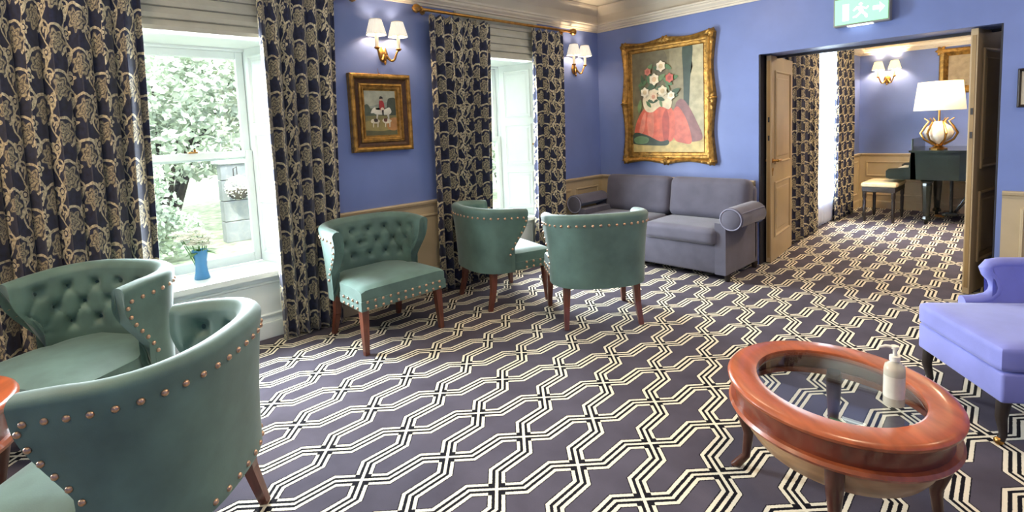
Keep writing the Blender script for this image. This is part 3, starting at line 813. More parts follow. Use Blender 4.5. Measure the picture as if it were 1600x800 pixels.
obj('paper_label', bm, M['cream'], bt, True)

# ================================================================== VIOLET CHAIR AT RIGHT
pc = thing('scroll_armchair', 'violet blue armchair with scrolled arms at the right edge beside the glass table', 'armchair', (3.905, -1.868, 0), face(-.8, -.6))
def violet():
    # local front -y; right(+x local) ... both arms alike
    bm = B(); soft(bm, -.295, .295, -.375, .36, .335, .455, .03, .012); obj('seat_cushion', bm, M['purple'], pc, True)
    bm = B(); bx(bm, -.292, .292, -.365, .36, .205, .337, .012, 3); obj('seat_base', bm, M['purple'], pc, True)
    prof = [(-.16, .452), (-.09, .458), (-.04, .472), (-.012, .50), (-.005, .535), (-.018, .575), (-.045, .605), (-.055, .63), (-.04, .648), (-.0, .655), (.15, .655), (.36, .655), (.36, .33), (-.16, .33)]
    for sx in (-1, 1):
        bm = B(); x0, x1 = sorted((sx*.274, sx*.33))
        # side arm: swoops from the seat front up to a rolled top
        pts = [(y, z) for y, z in prof]
        A_ = [bm.verts.new((x0, y, z)) for y, z in pts]; D_ = [bm.verts.new((x1, y, z)) for y, z in pts]; nn = len(pts)
        for k in range(nn): bm.faces.new((A_[k], A_[(k+1) % nn], D_[(k+1) % nn], D_[k]))
        f1 = bm.faces.new(A_[::-1]); f2 = bm.faces.new(D_); bmesh.ops.triangulate(bm, faces=[f1, f2])
        obj('arm', bm, M['purple'], pc, True)
        bm = B(); tube(bm, [(sx*.302, y, z) for y, z in prof[:12]], .030, 10); obj('arm_roll', bm, M['purple'], pc, True)
    bm = B(); vs = soft(bm, -.27, .27, .27, .38, .33, .72, .05, .015, 1); obj('backrest', bm, M['purple'], pc, True)
    for sx in (-1, 1):
        bm = B(); tube(bm, [(sx*.255, -.33, .21), (sx*.257, -.34, .13), (sx*.25, -.325, .05), (sx*.25, -.335, .02)], [.028, .022, .015, .016], 10); lg = obj('leg', bm, M['dark'], pc, True)
        bm = B(); lathe(bm, [(.0001, -.012), (.014, -.012), (.018, -.006), (.018, .006), (.014, .012), (.0001, .012)], 14, Matrix.Translation((sx*.25, -.34, .018)) @ Matrix.Rotation(PI/2, 4, 'Y')); obj('castor', bm, M['brass'], lg, True)
        bm = B(); frust(bm, (sx*.25, .30, .21), (sx*.26, .36, 0), .03, .02, 8); obj('leg', bm, M['dark'], pc)
violet()

# ================================================================== CURTAINS
def curtain(name, label, axis_x, y0, y1, ztop, zbot, folds, group, amp=.034, flare=0., seed=1, y0b=None, y1b=None, mt=None):
    rg = random.Random(seed); bm = B(); uvl = bm.loops.layers.uv.new('UVMap')
    N = folds*14; NZ = 40; y0b = y0 if y0b is None else y0b; y1b = y1 if y1b is None else y1b
    ph = [rg.uniform(-.5, .5) for _ in range(folds+2)]; am = [rg.uniform(.65, 1.25) for _ in range(folds+2)]
    V = []; prevrow = None
    for j in range(NZ+1):
        v = j/NZ; z = ztop+(zbot-ztop)*v; row = []; s = 0; last = None
        for i in range(N+1):
            u = i/N; fi = u*folds; k = int(fi); fr = fi-k
            a = am[k]*(1-fr)+am[k+1]*fr; pp = ph[k]*(1-fr)+ph[k+1]*fr
            tight = .45+.55*smooth01(v*3)
            ang = 2*PI*fi+pp*(.6+v*.9)
            yy = y0+(y1-y0)*u; yb = y0b+(y1b-y0b)*u; y = yy+(yb-yy)*v
            x = axis_x+amp*a*tight*math.sin(ang)+.006*math.sin(ang*3+v*4)*(1-v)
            y += .012*tight*a*math.sin(2*ang+.6)
            p = Vector((x, y, z+(.012*math.sin(ang*2) if j == 0 else 0)))
            if last is not None and j == 8: s += (p-last).length
            last = p; row.append((bm.verts.new(p), u))
        V.append(row)
    # arc length of the folds for the cloth pattern
    row = V[20]; acc = [0]
    for i in range(N): acc.append(acc[-1]+(row[i+1][0].co-row[i][0].co).length)
    for j in range(NZ):
        for i in range(N):
            f = bm.faces.new((V[j][i][0], V[j][i+1][0], V[j+1][i+1][0], V[j+1][i][0])); f.smooth = True
            for lp, (ii, jj) in zip(f.loops, ((i, j), (i+1, j), (i+1, j+1), (i, j+1))):
                lp[uvl].uv = (acc[ii]+seed*.37, (ztop-zbot)*(1-jj/NZ)+seed*.11)
    o = obj(name, bm, mt or M['curtain'], None, True)
    sd = o.modifiers.new('thick', 'SOLIDIFY'); sd.thickness = .004; sd.offset = 0
    return tag(o, label, 'curtain', group)
G1 = 'navy floral window curtains'
curtain('floral_curtain', 'wide navy and cream floral curtain at the left edge beside the vase window', .115, -5.50, -4.62, 2.50, .012, 8, G1, .056, seed=3, y1b=-4.68)
curtain('floral_curtain', 'navy floral curtain between the vase window and the hunting picture', .105, -3.97, -3.40, 2.50, .012, 6, G1, .054, seed=5, y0b=-3.98, y1b=-3.49)
curtain('floral_curtain', 'navy floral curtain right of the hunting picture, left side of the second window', .105, -2.54, -1.83, 2.475, .012, 7, G1, .052, seed=8, y0b=-2.56, y1b=-1.92)
curtain('floral_curtain', 'narrow navy floral curtain beside the double sconce next to the room corner', .095, -1.25, -.755, 2.482, .012, 5, G1, .046, seed=11, y0b=-1.33, y1b=-.815)
curtain('floral_curtain', 'floral curtain in the far room, immediately behind the open door leaf', X2+.080, .91, 1.98, 2.36, .012, 7, G1, .032, seed=14)
curtain('floral_curtain', 'floral curtain in the far room beside the violet wall with the lit sconce', X2+.075, 2.72, 3.60, 2.36, .012, 7, G1, .032, seed=17)
o = curtain('sheer_curtain', 'white sheer curtain hanging between two floral curtains in the far room', X2+.03, 1.9, 2.95, 2.36, .02, 9, None, .014, seed=19, mt=M['sheer'])
def rod(label, y0, y1, z, x=.09):
    t = thing('curtain_rod', label, 'curtain rod', (0, 0, 0))
    bm = B(); tube(bm, [(x, y0, z), (x, y1, z)], .014, 14); obj('pole', bm, M['brass'], t, True)
    for y, s in ((y0, -1), (y1, 1)):
        bm = B(); lathe(bm, [(.014, 0), (.024, .006), (.014, .016), (.030, .030), (.040, .055), (.032, .078), (.012, .095), (.0001, .10)], 18, Matrix.Translation((x, y, z)) @ Matrix.Rotation(-s*PI/2, 4, 'X'), wob=.06, wn=8); obj('finial', bm, M['brass'], t, True)
    for y in (y0+.06, y1-.06):
        bm = B(); tube(bm, [(.002, y, z), (x, y, z)], .008, 8); lathe(bm, [(.026, 0), (.026, .008), (.010, .012)], 14, Matrix.Translation((.001, y, z)) @ Matrix.Rotation(PI/2, 4, 'Y')); obj('bracket', bm, M['brass'], t, True)
    return t
rod('gilt curtain rod with gold finial across the second window', -2.60, -.62, 2.515)
rod('gilt curtain rod above the vase window at left', -5.55, -3.30, 2.53)

# roman blinds
def blind(label, y0, y1, z0, z1):
    t = thing('roman_blind', label, 'blind', (0, 0, 0), group=None)
    bm = B(); n = 5; pts = []
    for k in range(n):
        za = z1-(z1-z0)*k/n; zb = z1-(z1-z0)*(k+1)/n; d = .012+.009*k
        pts += [(.006+d*.6, za), (.014+d, za-(za-zb)*.55), (.012+d, zb+.008), (.004+d*.6, zb)]
    back = [(.004, z0), (.004, z1)]
    prism(bm, pts+back, 1, y0, y1); obj('pleated_fabric', bm, M['linen'], t)
    bm = B(); bx(bm, .003, .05, y0, y1, z1, z1+.03, .004); obj('head_rail', bm, M['linen'], t)
    return t
blind('pleated linen blind raised above the vase window', -4.84, -3.80, 2.15, 2.54)
blind('pleated linen blind raised above the second window', -2.20, -1.12, 2.15, 2.53)

# ================================================================== WALL SCONCES
def sconce(label, loc, rz, shade, power, group=None):
    t = thing('wall_sconce', label, 'wall light', loc, rz)   # local: wall behind at y=0, light faces -y
    bm = B(); lathe(bm, [(.0001, 0), (.038, 0), (.044, .006), (.034, .014), (.018, .022), (.014, .04), (.0001, .048)], 20, Matrix.Rotation(PI/2, 4, 'X') @ Matrix.Scale(1, 4), wob=.05, wn=6, sy=1.5); obj('back_plate', bm, M['brass'], t, True)
    bm = B(); lathe(bm, [(.0001, -.09), (.006, -.085), (.013, -.07), (.006, -.055), (.016, -.03), (.012, .0)], 14, Matrix.Translation((0, -.03, 0))); obj('drop_finial', bm, M['brass'], t, True)
    for sx in (-1, 1):
        bm = B(); pts = []
        for k in range(13):
            a = k/12; x = sx*(.012+.088*a); z = -.01-.045*math.sin(PI*min(1, a*1.15))+.04*smooth01((a-.55)/.45); pts.append((x, -.035-.055*a, z))
        tube(bm, pts, [.011-.003*k/12 for k in range(13)], 10); ar = obj('arm', bm, M['brass'], t, True)
        ex, ey, ez = pts[-1]
        bm = B(); lathe(bm, [(.0001, -.006), (.012, -.004), (.026, .010), (.024, .014), (.010, .014)], 16, Matrix.Translation((ex, ey, ez))); obj('candle_pan', bm, M['brass'], t, True)
        bm = B(); lathe(bm, [(.0001, .012), (.015, .012), (.015, .125), (.0001, .125)], 14, Matrix.Translation((ex, ey, ez))); obj('candle_tube', bm, M['key'], t, True)
        bm = B(); n = 48; R = []
        for r_, z in ((.062, .062), (.080, .112), (.046, .232), (.036, .153)):
            R.append([bm.verts.new((ex+(r_+(.0022 if k % 2 else -.0012))*math.cos(2*PI*k/n), ey+(r_+(.0022 if k % 2 else -.0012))*math.sin(2*PI*k/n), ez+z)) for k in range(n)])
        for p, q in zip(R[1:], R[2:3]):
            for k in range(n): bm.faces.new((p[k], p[(k+1) % n], q[(k+1) % n], q[k]))
        sh = obj('lamp_shade', bm, shade, t); sd = sh.modifiers.new('thick', 'SOLIDIFY'); sd.thickness = .002
        bm = B()
        for r_, z in ((.081, .112), (.047, .232)): tube(bm, [(ex+r_*math.cos(2*PI*k/24), ey+r_*math.sin(2*PI*k/24), ez+z) for k in range(25)], .0025, 6, False)
        obj('shade_trim', bm, M['cream'], sh, True)
        if power:
            l = bpy.data.lights.new('sconce_bulb', 'POINT'); l.energy = power; l.color = (1, .76, .5); l.shadow_soft_size = .02
            lo = bpy.data.objects.new('sconce_bulb', l); C.objects.link(lo); lo.parent = t; lo.location = (ex, ey, ez+.17)
    return t
RZW = PI/2   # local -y -> +x
sconce('brass double wall light with white pleated shades above the hunting picture', (.001, -2.955, 2.115), RZW, M['shade_fab'], 6)
sconce('brass double wall light with white pleated shades near the room corner', (.001, -.47, 2.115), RZW, M['shade_fab'], 6)
sconce('glowing wall light on the violet wall of the far room', (2.13, Y2-.001, 1.95), 0, M['shade_lit'], 20)

# ================================================================== PICTURES
def catmull(pts, n=8):
    out = []; L = len(pts)
    for i in range(L):
        p0, p1, p2, p3 = (Vector(pts[(i+k-1) % L]) for k in range(4))
        for k in range(n):
            t = k/n; out.append(.5*((2*p1)+(p2-p0)*t+(2*p0-5*p1+4*p2-p3)*t*t+(3*p1-p0-3*p2+p3)*t**3))
    return out
_art = {}
def artmat(h):
    if h not in _art: _art[h] = mat('oil_paint', srgb(h), .45, var=.16, nscale=14, bump=.15, bscale=90)
    return _art[h]
def canvas(parent, Mx, w, h, shapes):
    """painted canvas: flat colour shapes laid on the canvas plane, u,v in 0..1"""
    bm = B(); mats = []; z = 0
    for k, (colr, pts, sm) in enumerate(shapes):
        m_ = artmat(colr)
        if m_ not in mats: mats.append(m_)
        P = catmull(pts) if sm else [Vector(p) for p in pts]
        vs = [bm.verts.new(Mx @ Vector((max(0, min(1, p.x))*w, max(0, min(1, p.y))*h, .0004*k))) for p in P]
        try:
            f = bm.faces.new(vs); f.material_index = mats.index(m_)
            bmesh.ops.triangulate(bm, faces=[f])
        except Exception: pass
    me = bpy.data.meshes.new('canvas'); bm.normal_update(); bm.to_mesh(me); bm.free()
    for m_ in mats: me.materials.append(m_)
    o = bpy.data.objects.new('canvas', me); C.objects.link(o); o.parent = parent; return o
def rect(u0, v0, u1, v1): return [(u0, v0), (u1, v0), (u1, v1), (u0, v1)]
# large ornate picture on the far wall: plain still life stand-in
big = thing('framed_painting', 'large ornate gilt framed painting in coral and olive above the grey sofa', 'painting', (.925, -.002, 1.685))
W, H = 1.09, 1.355
Mp = Matrix(((1, 0, 0, 0), (0, 0, -1, 0), (0, 1, 0, 0), (0, 0, 0, 1)))    # (u,v,n) -> (x, -n, z)
def big_frame():
    prof = [(0, 0), (0, .030), (.008, .046), (.026, .052), (.040, .040), (.050, .030), (.062, .034), (.074, .030), (.080, .018), (.105, .016), (.110, .020), (.118, .012)]
    per = []
    def bulge(t, L):   # scalloped outline: cartouches at corners and centre of every side
        x = t/L; c = math.exp(-((x-.5)/.10)**2)*.020; e = (math.exp(-(x/.11)**2)+math.exp(-((1-x)/.11)**2))*.022
        return c+e-.010*math.exp(-((x-.25)/.09)**2)-.010*math.exp(-((x-.75)/.09)**2)
    cs = [(-W/2, -H/2), (W/2, -H/2), (W/2, H/2), (-W/2, H/2)]; N = 64; rings = []
    bm = B(); pts = []
    for k in range(4):
        a, c = Vector(cs[k]), Vector(cs[(k+1) % 4]); L = (c-a).length; d = (c-a)/L; out = Vector((d.y, -d.x))
        for i in range(N): pts.append((a+d*(L*i/N), out, L*i/N, L, d))
    for (p, out, t, L, d) in pts:
        ring = []; x = t/L
        for j, (ins, hgt) in enumerate(prof):
            fade = max(0, 1-ins/.07); bl = bulge(t, L)*fade
            # mitre: clamp the coordinate along the side
            tt = min(max(t, ins), L-ins); base = p+d*(tt-t)
            orn = 0
            if j in (2, 3, 4): orn = .008*(math.exp(-(min(x, 1-x)/.10)**2)+math.exp(-((x-.5)/.08)**2))*(1+.8*math.sin(t*95+j*2))+.0025*math.sin(t*160+j)
            q = base-out*ins+out*bl
            ring.append(bm.verts.new(Mp @ Vector((q.x, q.y, max(.001, hgt+orn)))))
        rings.append(ring)
    n = len(rings)
    for i in range(n):
        a, c = rings[i], rings[(i+1) % n]
        for j in range(len(prof)-1):
            try: bm.faces.new((a[j], c[j], c[j+1], a[j+1]))
            except Exception: pass
    obj('frame', bm, M['gold'], big, True)
    # shell crests at the corners and mid sides
    for px, py in [(-W/2+.02, -H/2+.02), (W/2-.02, -H/2+.02), (W/2-.02, H/2-.02), (-W/2+.02, H/2-.02), (0, H/2-.015), (0, -H/2+.015), (-W/2+.015, 0), (W/2-.015, 0)]:
        bm = B(); lathe(bm, [(.046, .028), (.040, .046), (.024, .058), (.010, .064), (.0001, .066)], 24, Mp @ Matrix.Translation((px, py, 0)), wob=.22, wn=6); obj('crest', bm, M['gold'], big, True)
    ins = .112; w_, h_ = W-2*ins, H-2*ins
    Mc = Mp @ Matrix.Translation((-w_/2, -h_/2, .013))
    sh = [('#7d7350', rect(0, 0, 1, 1), 0), ('#6b6348', [(0, .5), (.0, 1), (.45, 1), (.5, .8), (.3, .55)], 1), ('#8d8463', [(.55, .25), (.55, 1), (.78, 1), (.8, .3)], 0),
          ('#b3ab88', [(.80, .10), (.78, .6), (.86, .8), (.84, 1), (1, 1), (1, .1)], 0), ('#37473a', [(.73, 1), (.86, 1), (.83, .72), (.80, .40), (.74, .45), (.74, .7)], 1),
          ('#cdb877', rect(0, 0, 1, .135), 0), ('#b89f63', [(0, .135), (0, .10), (.4, .12), (1, .10), (1, .145), (.5, .15)], 0),
          ('#8a5f5c', [(.66, .14), (.62, .44), (.74, .50), (.90, .30), (.97, .12)], 1),
          ('#d06a55', [(.60, .14), (.58, .36), (.66, .44), (.78, .30), (.84, .10), (.72, .09)], 1),
          ('#d9694f', [(.03, .18), (.08, .34), (.22, .46), (.44, .48), (.58, .42), (.62, .28), (.58, .12), (.40, .10), (.2, .15)], 1),
          ('#e2836a', [(.24, .16), (.22, .34), (.30, .44), (.32, .3), (.30, .16)], 1), ('#b64c3c', [(.46, .12), (.44, .32), (.50, .42), (.54, .3), (.52, .12)], 1), ('#e58c74', [(.10, .2), (.14, .34), (.20, .4), (.17, .22)], 1),
          ('#3d4a3c', [(0, .17), (.06, .20), (.22, .17), (.40, .11), (.52, .12), (.50, .07), (.25, .07), (0, .09)], 1), ('#6a8a62', [(.02, .14), (.12, .165), (.24, .14), (.2, .09), (.05, .09)], 1),
          ('#e6d6b2', [(.20, .42), (.16, .52), (.22, .60), (.36, .63), (.50, .60), (.58, .50), (.54, .42), (.42, .45), (.30, .40)], 1),
          ]
    rg = random.Random(21)
    def leaf(u, v, an, L, col):
        ca, sa = math.cos(an)*L, math.sin(an)*L*.8
        sh.append((col, [(u, v), (u+ca*.5-sa*.22, v+sa*.5+ca*.18), (u+ca, v+sa), (u+ca*.5+sa*.22, v+sa*.5-ca*.18)], 1))
    def bloom(u, v, r_, col, mid):
        n = 12; sh.append((col, [(u+r_*(1 if k % 2 else .78)*math.cos(2*PI*k/n), v+r_*.8*(1 if k % 2 else .78)*math.sin(2*PI*k/n)) for k in range(n)], 1))
        sh.append((mid, [(u+r_*.45*math.cos(2*PI*k/8+.3), v+r_*.34*math.sin(2*PI*k/8+.3)) for k in range(8)], 1))
    for k in range(26): leaf(rg.uniform(.12, .62), rg.uniform(.50, .84), rg.uniform(0, 6.28), rg.uniform(.09, .17), ('#3f5a3a', '#567a4c', '#4a6342', '#6f8a58')[k % 4])
    for u, v, r_, col, mid in ((.20, .60, .065, '#efe3c6', '#d8c296'), (.34, .72, .075, '#efe0c0', '#dcb98c'), (.46, .60, .07, '#eadbb8', '#d3b98a'), (.44, .84, .07, '#e9d9bb', '#d8bf92'), (.56, .72, .06, '#c95f4b', '#a84637'), (.33, .55, .06, '#e2c9a6', '#c98f6e'), (.25, .80, .05, '#cf7a63', '#b65b48'), (.58, .55, .055, '#f1e6cc', '#d9c39a')):
        bloom(u, v, r_, col, mid)
    canvas(big, Mc, w_, h_, sh)
big_frame()
# small hunting picture on the window wall
small = thing('framed_painting', 'small hunting picture in a deep gilt frame between the two windows', 'painting', (.002, -3.018, 1.632), 0)
def small_frame():
    W, H = .555, .635
    Ms = Matrix(((0, 0, 1, 0), (1, 0, 0, 0), (0, 1, 0, 0), (0, 0, 0, 1)))   # (u,v,n) -> (n, u, z)
    def ring(name, prof, m_):
        bm = B(); ring_rect(bm, Ms, -W/2, W/2, -H/2, H/2, prof); return obj(name, bm, m_, small)
    ring('outer_frame', [(0, 0), (0, .050), (.008, .060), (.022, .064), (.034, .058), (.040, .046)], M['gold'])
    ring('frame_hollow', [(.040, .046), (.052, .036), (.070, .030), (.076, .032)], M['goldd'])
    ring('inner_frame', [(.076, .030), (.080, .040), (.092, .042), (.098, .030), (.106, .028), (.110, .034), (.120, .032), (.128, .016), (.136, .012)], M['gold'])
    w_, h_ = W-.264, H-.264
    Mc = Ms @ Matrix.Translation((-w_/2, -h_/2, .012))
    def blob(cx, cy, rx, ry): return [(cx+rx*math.cos(2*PI*k/8), cy+ry*math.sin(2*PI*k/8)) for k in range(8)]
    sh = [('#8d9484', rect(0, 0, 1, 1), 0), ('#a9aa94', [(0, .62), (0, 1), (1, 1), (1, .8), (.6, .72)], 0), ('#55604c', [(0, .44), (0, .64), (.2, .60), (.4, .56), (.7, .62), (1, .70), (1, .42)], 0), ('#3c4434', [(.72, .50), (.74, .78), (.86, .84), (1, .80), (1, .46)], 1), ('#4c5644', [(0, .46), (0, .66), (.12, .68), (.2, .5)], 1),
          ('#7d7648', rect(0, 0, 1, .44), 0), ('#95864e', [(0, .1), (0, .3), (.6, .34), (1, .2), (1, .06)], 1), ('#5c5a38', [(0, 0), (0, .12), (.5, .09), (1, .14), (1, 0)], 0), ('#b8824a', [(.7, .14), (.72, .34), (1, .38), (1, .12)], 1),
          ('#cfcbb8', [(.18, .50), (.26, .60), (.40, .57), (.62, .58), (.78, .62), (.84, .52), (.74, .46), (.5, .46), (.34, .47), (.26, .50)], 1), ('#d8d3c0', [(.20, .50), (.26, .60), (.34, .62), (.30, .52)], 1),
          ('#c5c0ac', [(.36, .48), (.34, .36), (.38, .36), (.42, .48)], 0), ('#c5c0ac', [(.68, .48), (.72, .36), (.76, .36), (.76, .50)], 0),
          ('#a02a26', [(.47, .58), (.46, .74), (.52, .78), (.60, .74), (.62, .60), (.56, .56)], 1), ('#ddc9b0', [(.52, .52), (.50, .60), (.58, .62), (.60, .54)], 1), ('#d6ae8c', blob(.52, .80, .03, .03), 1), ('#1d1a1a', [(.47, .815), (.50, .87), (.56, .86), (.58, .82)], 1), ('#1f1c18', [(.53, .56), (.54, .44), (.58, .44), (.59, .57)], 0),
          ('#d9cfb4', [(.16, .30), (.20, .36), (.36, .36), (.44, .32), (.38, .27), (.24, .27)], 1), ('#3b2a20', [(.26, .36), (.36, .37), (.38, .31), (.28, .30)], 1), ('#d9cfb4', [(.52, .32), (.58, .37), (.74, .36), (.82, .32), (.74, .27), (.60, .27)], 1), ('#5a3324', [(.58, .37), (.68, .37), (.66, .30), (.58, .31)], 1)]
    for cx in (.22, .36, .60, .74): sh.append(('#cfc5a8', [(cx, .30), (cx-.01, .18), (cx+.02, .18), (cx+.04, .30)], 0))
    canvas(small, Mc, w_, h_, sh)
    bm = B(); tube(bm, [(.02, .0, H/2-.01), (.008, 0, H/2+.05)], .0015, 6); lathe(bm, [(.0001, 0), (.010, .003), (.0001, .008)], 10, Matrix.Translation((.03, 0, H/2+.004))); obj('hanging_hook', bm, M['brass'], small)
small_frame()
# framed pictures only partly in view
def simple_frame(name, label, loc, W, H, fw, fm, inner, cat='picture'):
    t = thing(name, label, cat, loc); bm = B()
    ring_rect(bm, Mp, -W/2, W/2, -H/2, H/2, [(0, 0), (0, .02), (.006, .028), (fw*.5, .030), (fw*.8, .02), (fw, .012)]); obj('frame', bm, fm, t)
    bm = B(); r = ring_rect(bm, Mp, -W/2+fw, W/2-fw, -H/2+fw, H/2-fw, [(0, .010), (.001, .010)]); bm.faces.new(r[-1]); obj('picture', bm, inner, t); return t
simple_frame('framed_notice', 'small pale framed picture on the wall right of the double doors, at the right edge', (3.82, -.002, 1.585), .24, .275, .02, M['dark'], M['plaster'])
def far_picture():
    t = thing('framed_picture', 'carved gilt picture frame on the violet wall behind the table lamp', 'picture', (3.02, Y2-.002, 1.99)); W, H = .58, .62
    bm = B(); ring_rect(bm, Mp, -W/2, W/2, -H/2, H/2, [(0, 0), (0, .03), (.015, .05), (.05, .055), (.08, .03), (.10, .015)]); obj('frame', bm, M['gold'], t)
    for sx in (-1, 1):
        for sz in (-1, 1):
            bm = B(); lathe(bm, [(.06, .02), (.055, .05), (.02, .065), (.0001, .07)], 20, Mp @ Matrix.Translation((sx*W/2*.93, sz*H/2*.93, 0)), wob=.25, wn=6); obj('crest', bm, M['gold'], t, True)
    bm = B(); r = ring_rect(bm, Mp, -W/2+.1, W/2-.1, -H/2+.1, H/2-.1, [(0, .012), (.001, .012)]); bm.faces.new(r[-1]); obj('canvas', bm, artmat('#a08c68'), t)
far_picture()

# ================================================================== EXIT SIGN
def exit_sign():
    t = thing('exit_sign', 'green illuminated exit sign box on the wall above the double doors', 'exit sign', (2.752, -.001, 2.312))
    n = NT('lit_green_panel'); n.b.inputs['Base Color'].default_value = (.1, .6, .3, 1); n.b.inputs['Emission Color'].default_value = (.38, .90, .40, 1); n.b.inputs['Emission Strength'].default_value = 1.25
    wl = NT('lit_white_symbol'); wl.b.inputs['Base Color'].default_value = (.9, .95, .9, 1); wl.b.inputs['Emission Color'].default_value = (.9, 1, .93, 1); wl.b.inputs['Emission Strength'].default_value = 4
    w_, h_ = .40, .235
    bm = B(); bx(bm, -w_/2, w_/2, -.075, 0, -h_/2, h_/2, .006); obj('housing', bm, mat('grey_sign_housing', srgb('#8d8b86'), .4), t)
    bm = B(); bx(bm, -w_/2+.012, w_/2-.012, -.080, -.074, -h_/2+.014, h_/2-.012, .003); obj('lit_panel', bm, n.m, t)
    bm = B()
    def poly(pts, y=-.0812): 
        vs = [bm.verts.new((x, y, z)) for x, z in pts]; f = bm.faces.new(vs); bmesh.ops.triangulate(bm, faces=[f])
    # doorway, running figure, arrow
    poly([(-.13, -.075), (-.085, -.075), (-.085, .06), (-.13, .06)])
    poly([(-.015, .045), (.0, .058), (.014, .045), (.0, .03)])
    poly([(-.03, .028), (.008, .028), (.022, -.02), (-.004, -.024)]); poly([(-.004, -.024), (.02, -.02), (.046, -.045), (.046, -.072), (.034, -.07), (.032, -.05)])
    poly([(-.006, -.02), (.006, -.026), (-.03, -.06), (-.055, -.06), (-.055, -.05), (-.034, -.046)]); poly([(-.03, .028), (-.055, .0), (-.048, -.006), (-.02, .016)]); poly([(.006, .026), (.036, .008), (.05, .022), (.056, .014), (.038, -.004), (.008, .012)])
    poly([(.085, -.02), (.13, -.02), (.13, -.045), (.165, -.005), (.13, .035), (.13, .01), (.085, .01)])
    obj('pictogram', bm, wl.m, t)
    bm = B(); bx(bm, -w_/2+.1, w_/2-.12, -.07, -.02, -h_/2-.006, -h_/2+.001, .002); obj('lower_diffuser', bm, wl.m, t)
    return t
exit_sign()

# ================================================================== VASE OF FLOWERS
vs_ = thing('flower_vase', 'blue glass vase of white flowers on the window sill behind the left armchairs', 'vase', (-.175, -4.385, SILL+.002))
bm = B(); lathe(bm, [(.0001, 0), (.046, 0), (.050, .006), (.040, .05), (.036, .09), (.040, .14), (.052, .205), (.048, .205), (.036, .14), (.032, .09), (.036, .05), (.044, .012), (.0001, .012)], 28); obj('vase_body', bm, M['vase'], vs_, True)
rg = random.Random(4)
heads = [(-.02, -.05, .31), (.03, .02, .315), (.0, .06, .275), (-.03, -.09, .28), (.04, -.05, .255), (.03, .03, .24), (-.05, .0, .335), (.03, -.10, .30), (.0, .0, .27), (-.02, -.12, .33), (.05, -.01, .28)]
for k, (x, y, z) in enumerate(heads):
    bm = B()
    for ring, (nr, rad, up) in enumerate(((4, .022, .9), (6, .038, .5), (8, .050, .1))):
        for q in range(nr):
            a = 2*PI*q/nr+ring*.4+k; d = Vector((math.cos(a), math.sin(a), up)).normalized(); s = Vector((-math.sin(a), math.cos(a), 0)); u = d.cross(s)
            c = Vector((x, y, z)); pts = [c, c+d*rad*.5+s*rad*.42, c+d*rad+s*rad*.28+u*.004, c+d*rad*1.12-u*.002, c+d*rad-s*rad*.28+u*.004, c+d*rad*.5-s*rad*.42]
            v = [bm.verts.new(p) for p in pts]; m0 = bm.verts.new(c+d*rad*.6-u*.007)
            for e in range(6): bm.faces.new((v[e], v[(e+1) % 6], m0))
    h_ = obj('flower', bm, M['petal'], vs_)
    bm = B(); tube(bm, [(x*.1, y*.1, .03), (x*.5, y*.5, .18), (x, y, z-.005)], .003, 6); obj('stem', bm, M['leaf'], vs_, True)
for k in range(9):
    a = rg.uniform(0, 2*PI); bm = B(); p0 = Vector((0, 0, .19)); d = Vector((math.cos(a), math.sin(a), rg.uniform(.2, 1))).normalized(); s = d.cross(Vector((0, 0, 1))).normalized(); L = rg.uniform(.09, .14)
    pr = [(0, .004), (.3, .016), (.6, .018), (.85, .009), (1, .001)]; A_ = [bm.verts.new(p0+d*L*t+s*w_+Vector((0, 0, -.05*t*t))) for t, w_ in pr]; B_ = [bm.verts.new(p0+d*L*t-s*w_+Vector((0, 0, -.05*t*t))) for t, w_ in pr]
    for i in range(4): bm.faces.new((A_[i], A_[i+1], B_[i+1], B_[i]))
    obj('leaf', bm, M['leaf'], vs_)

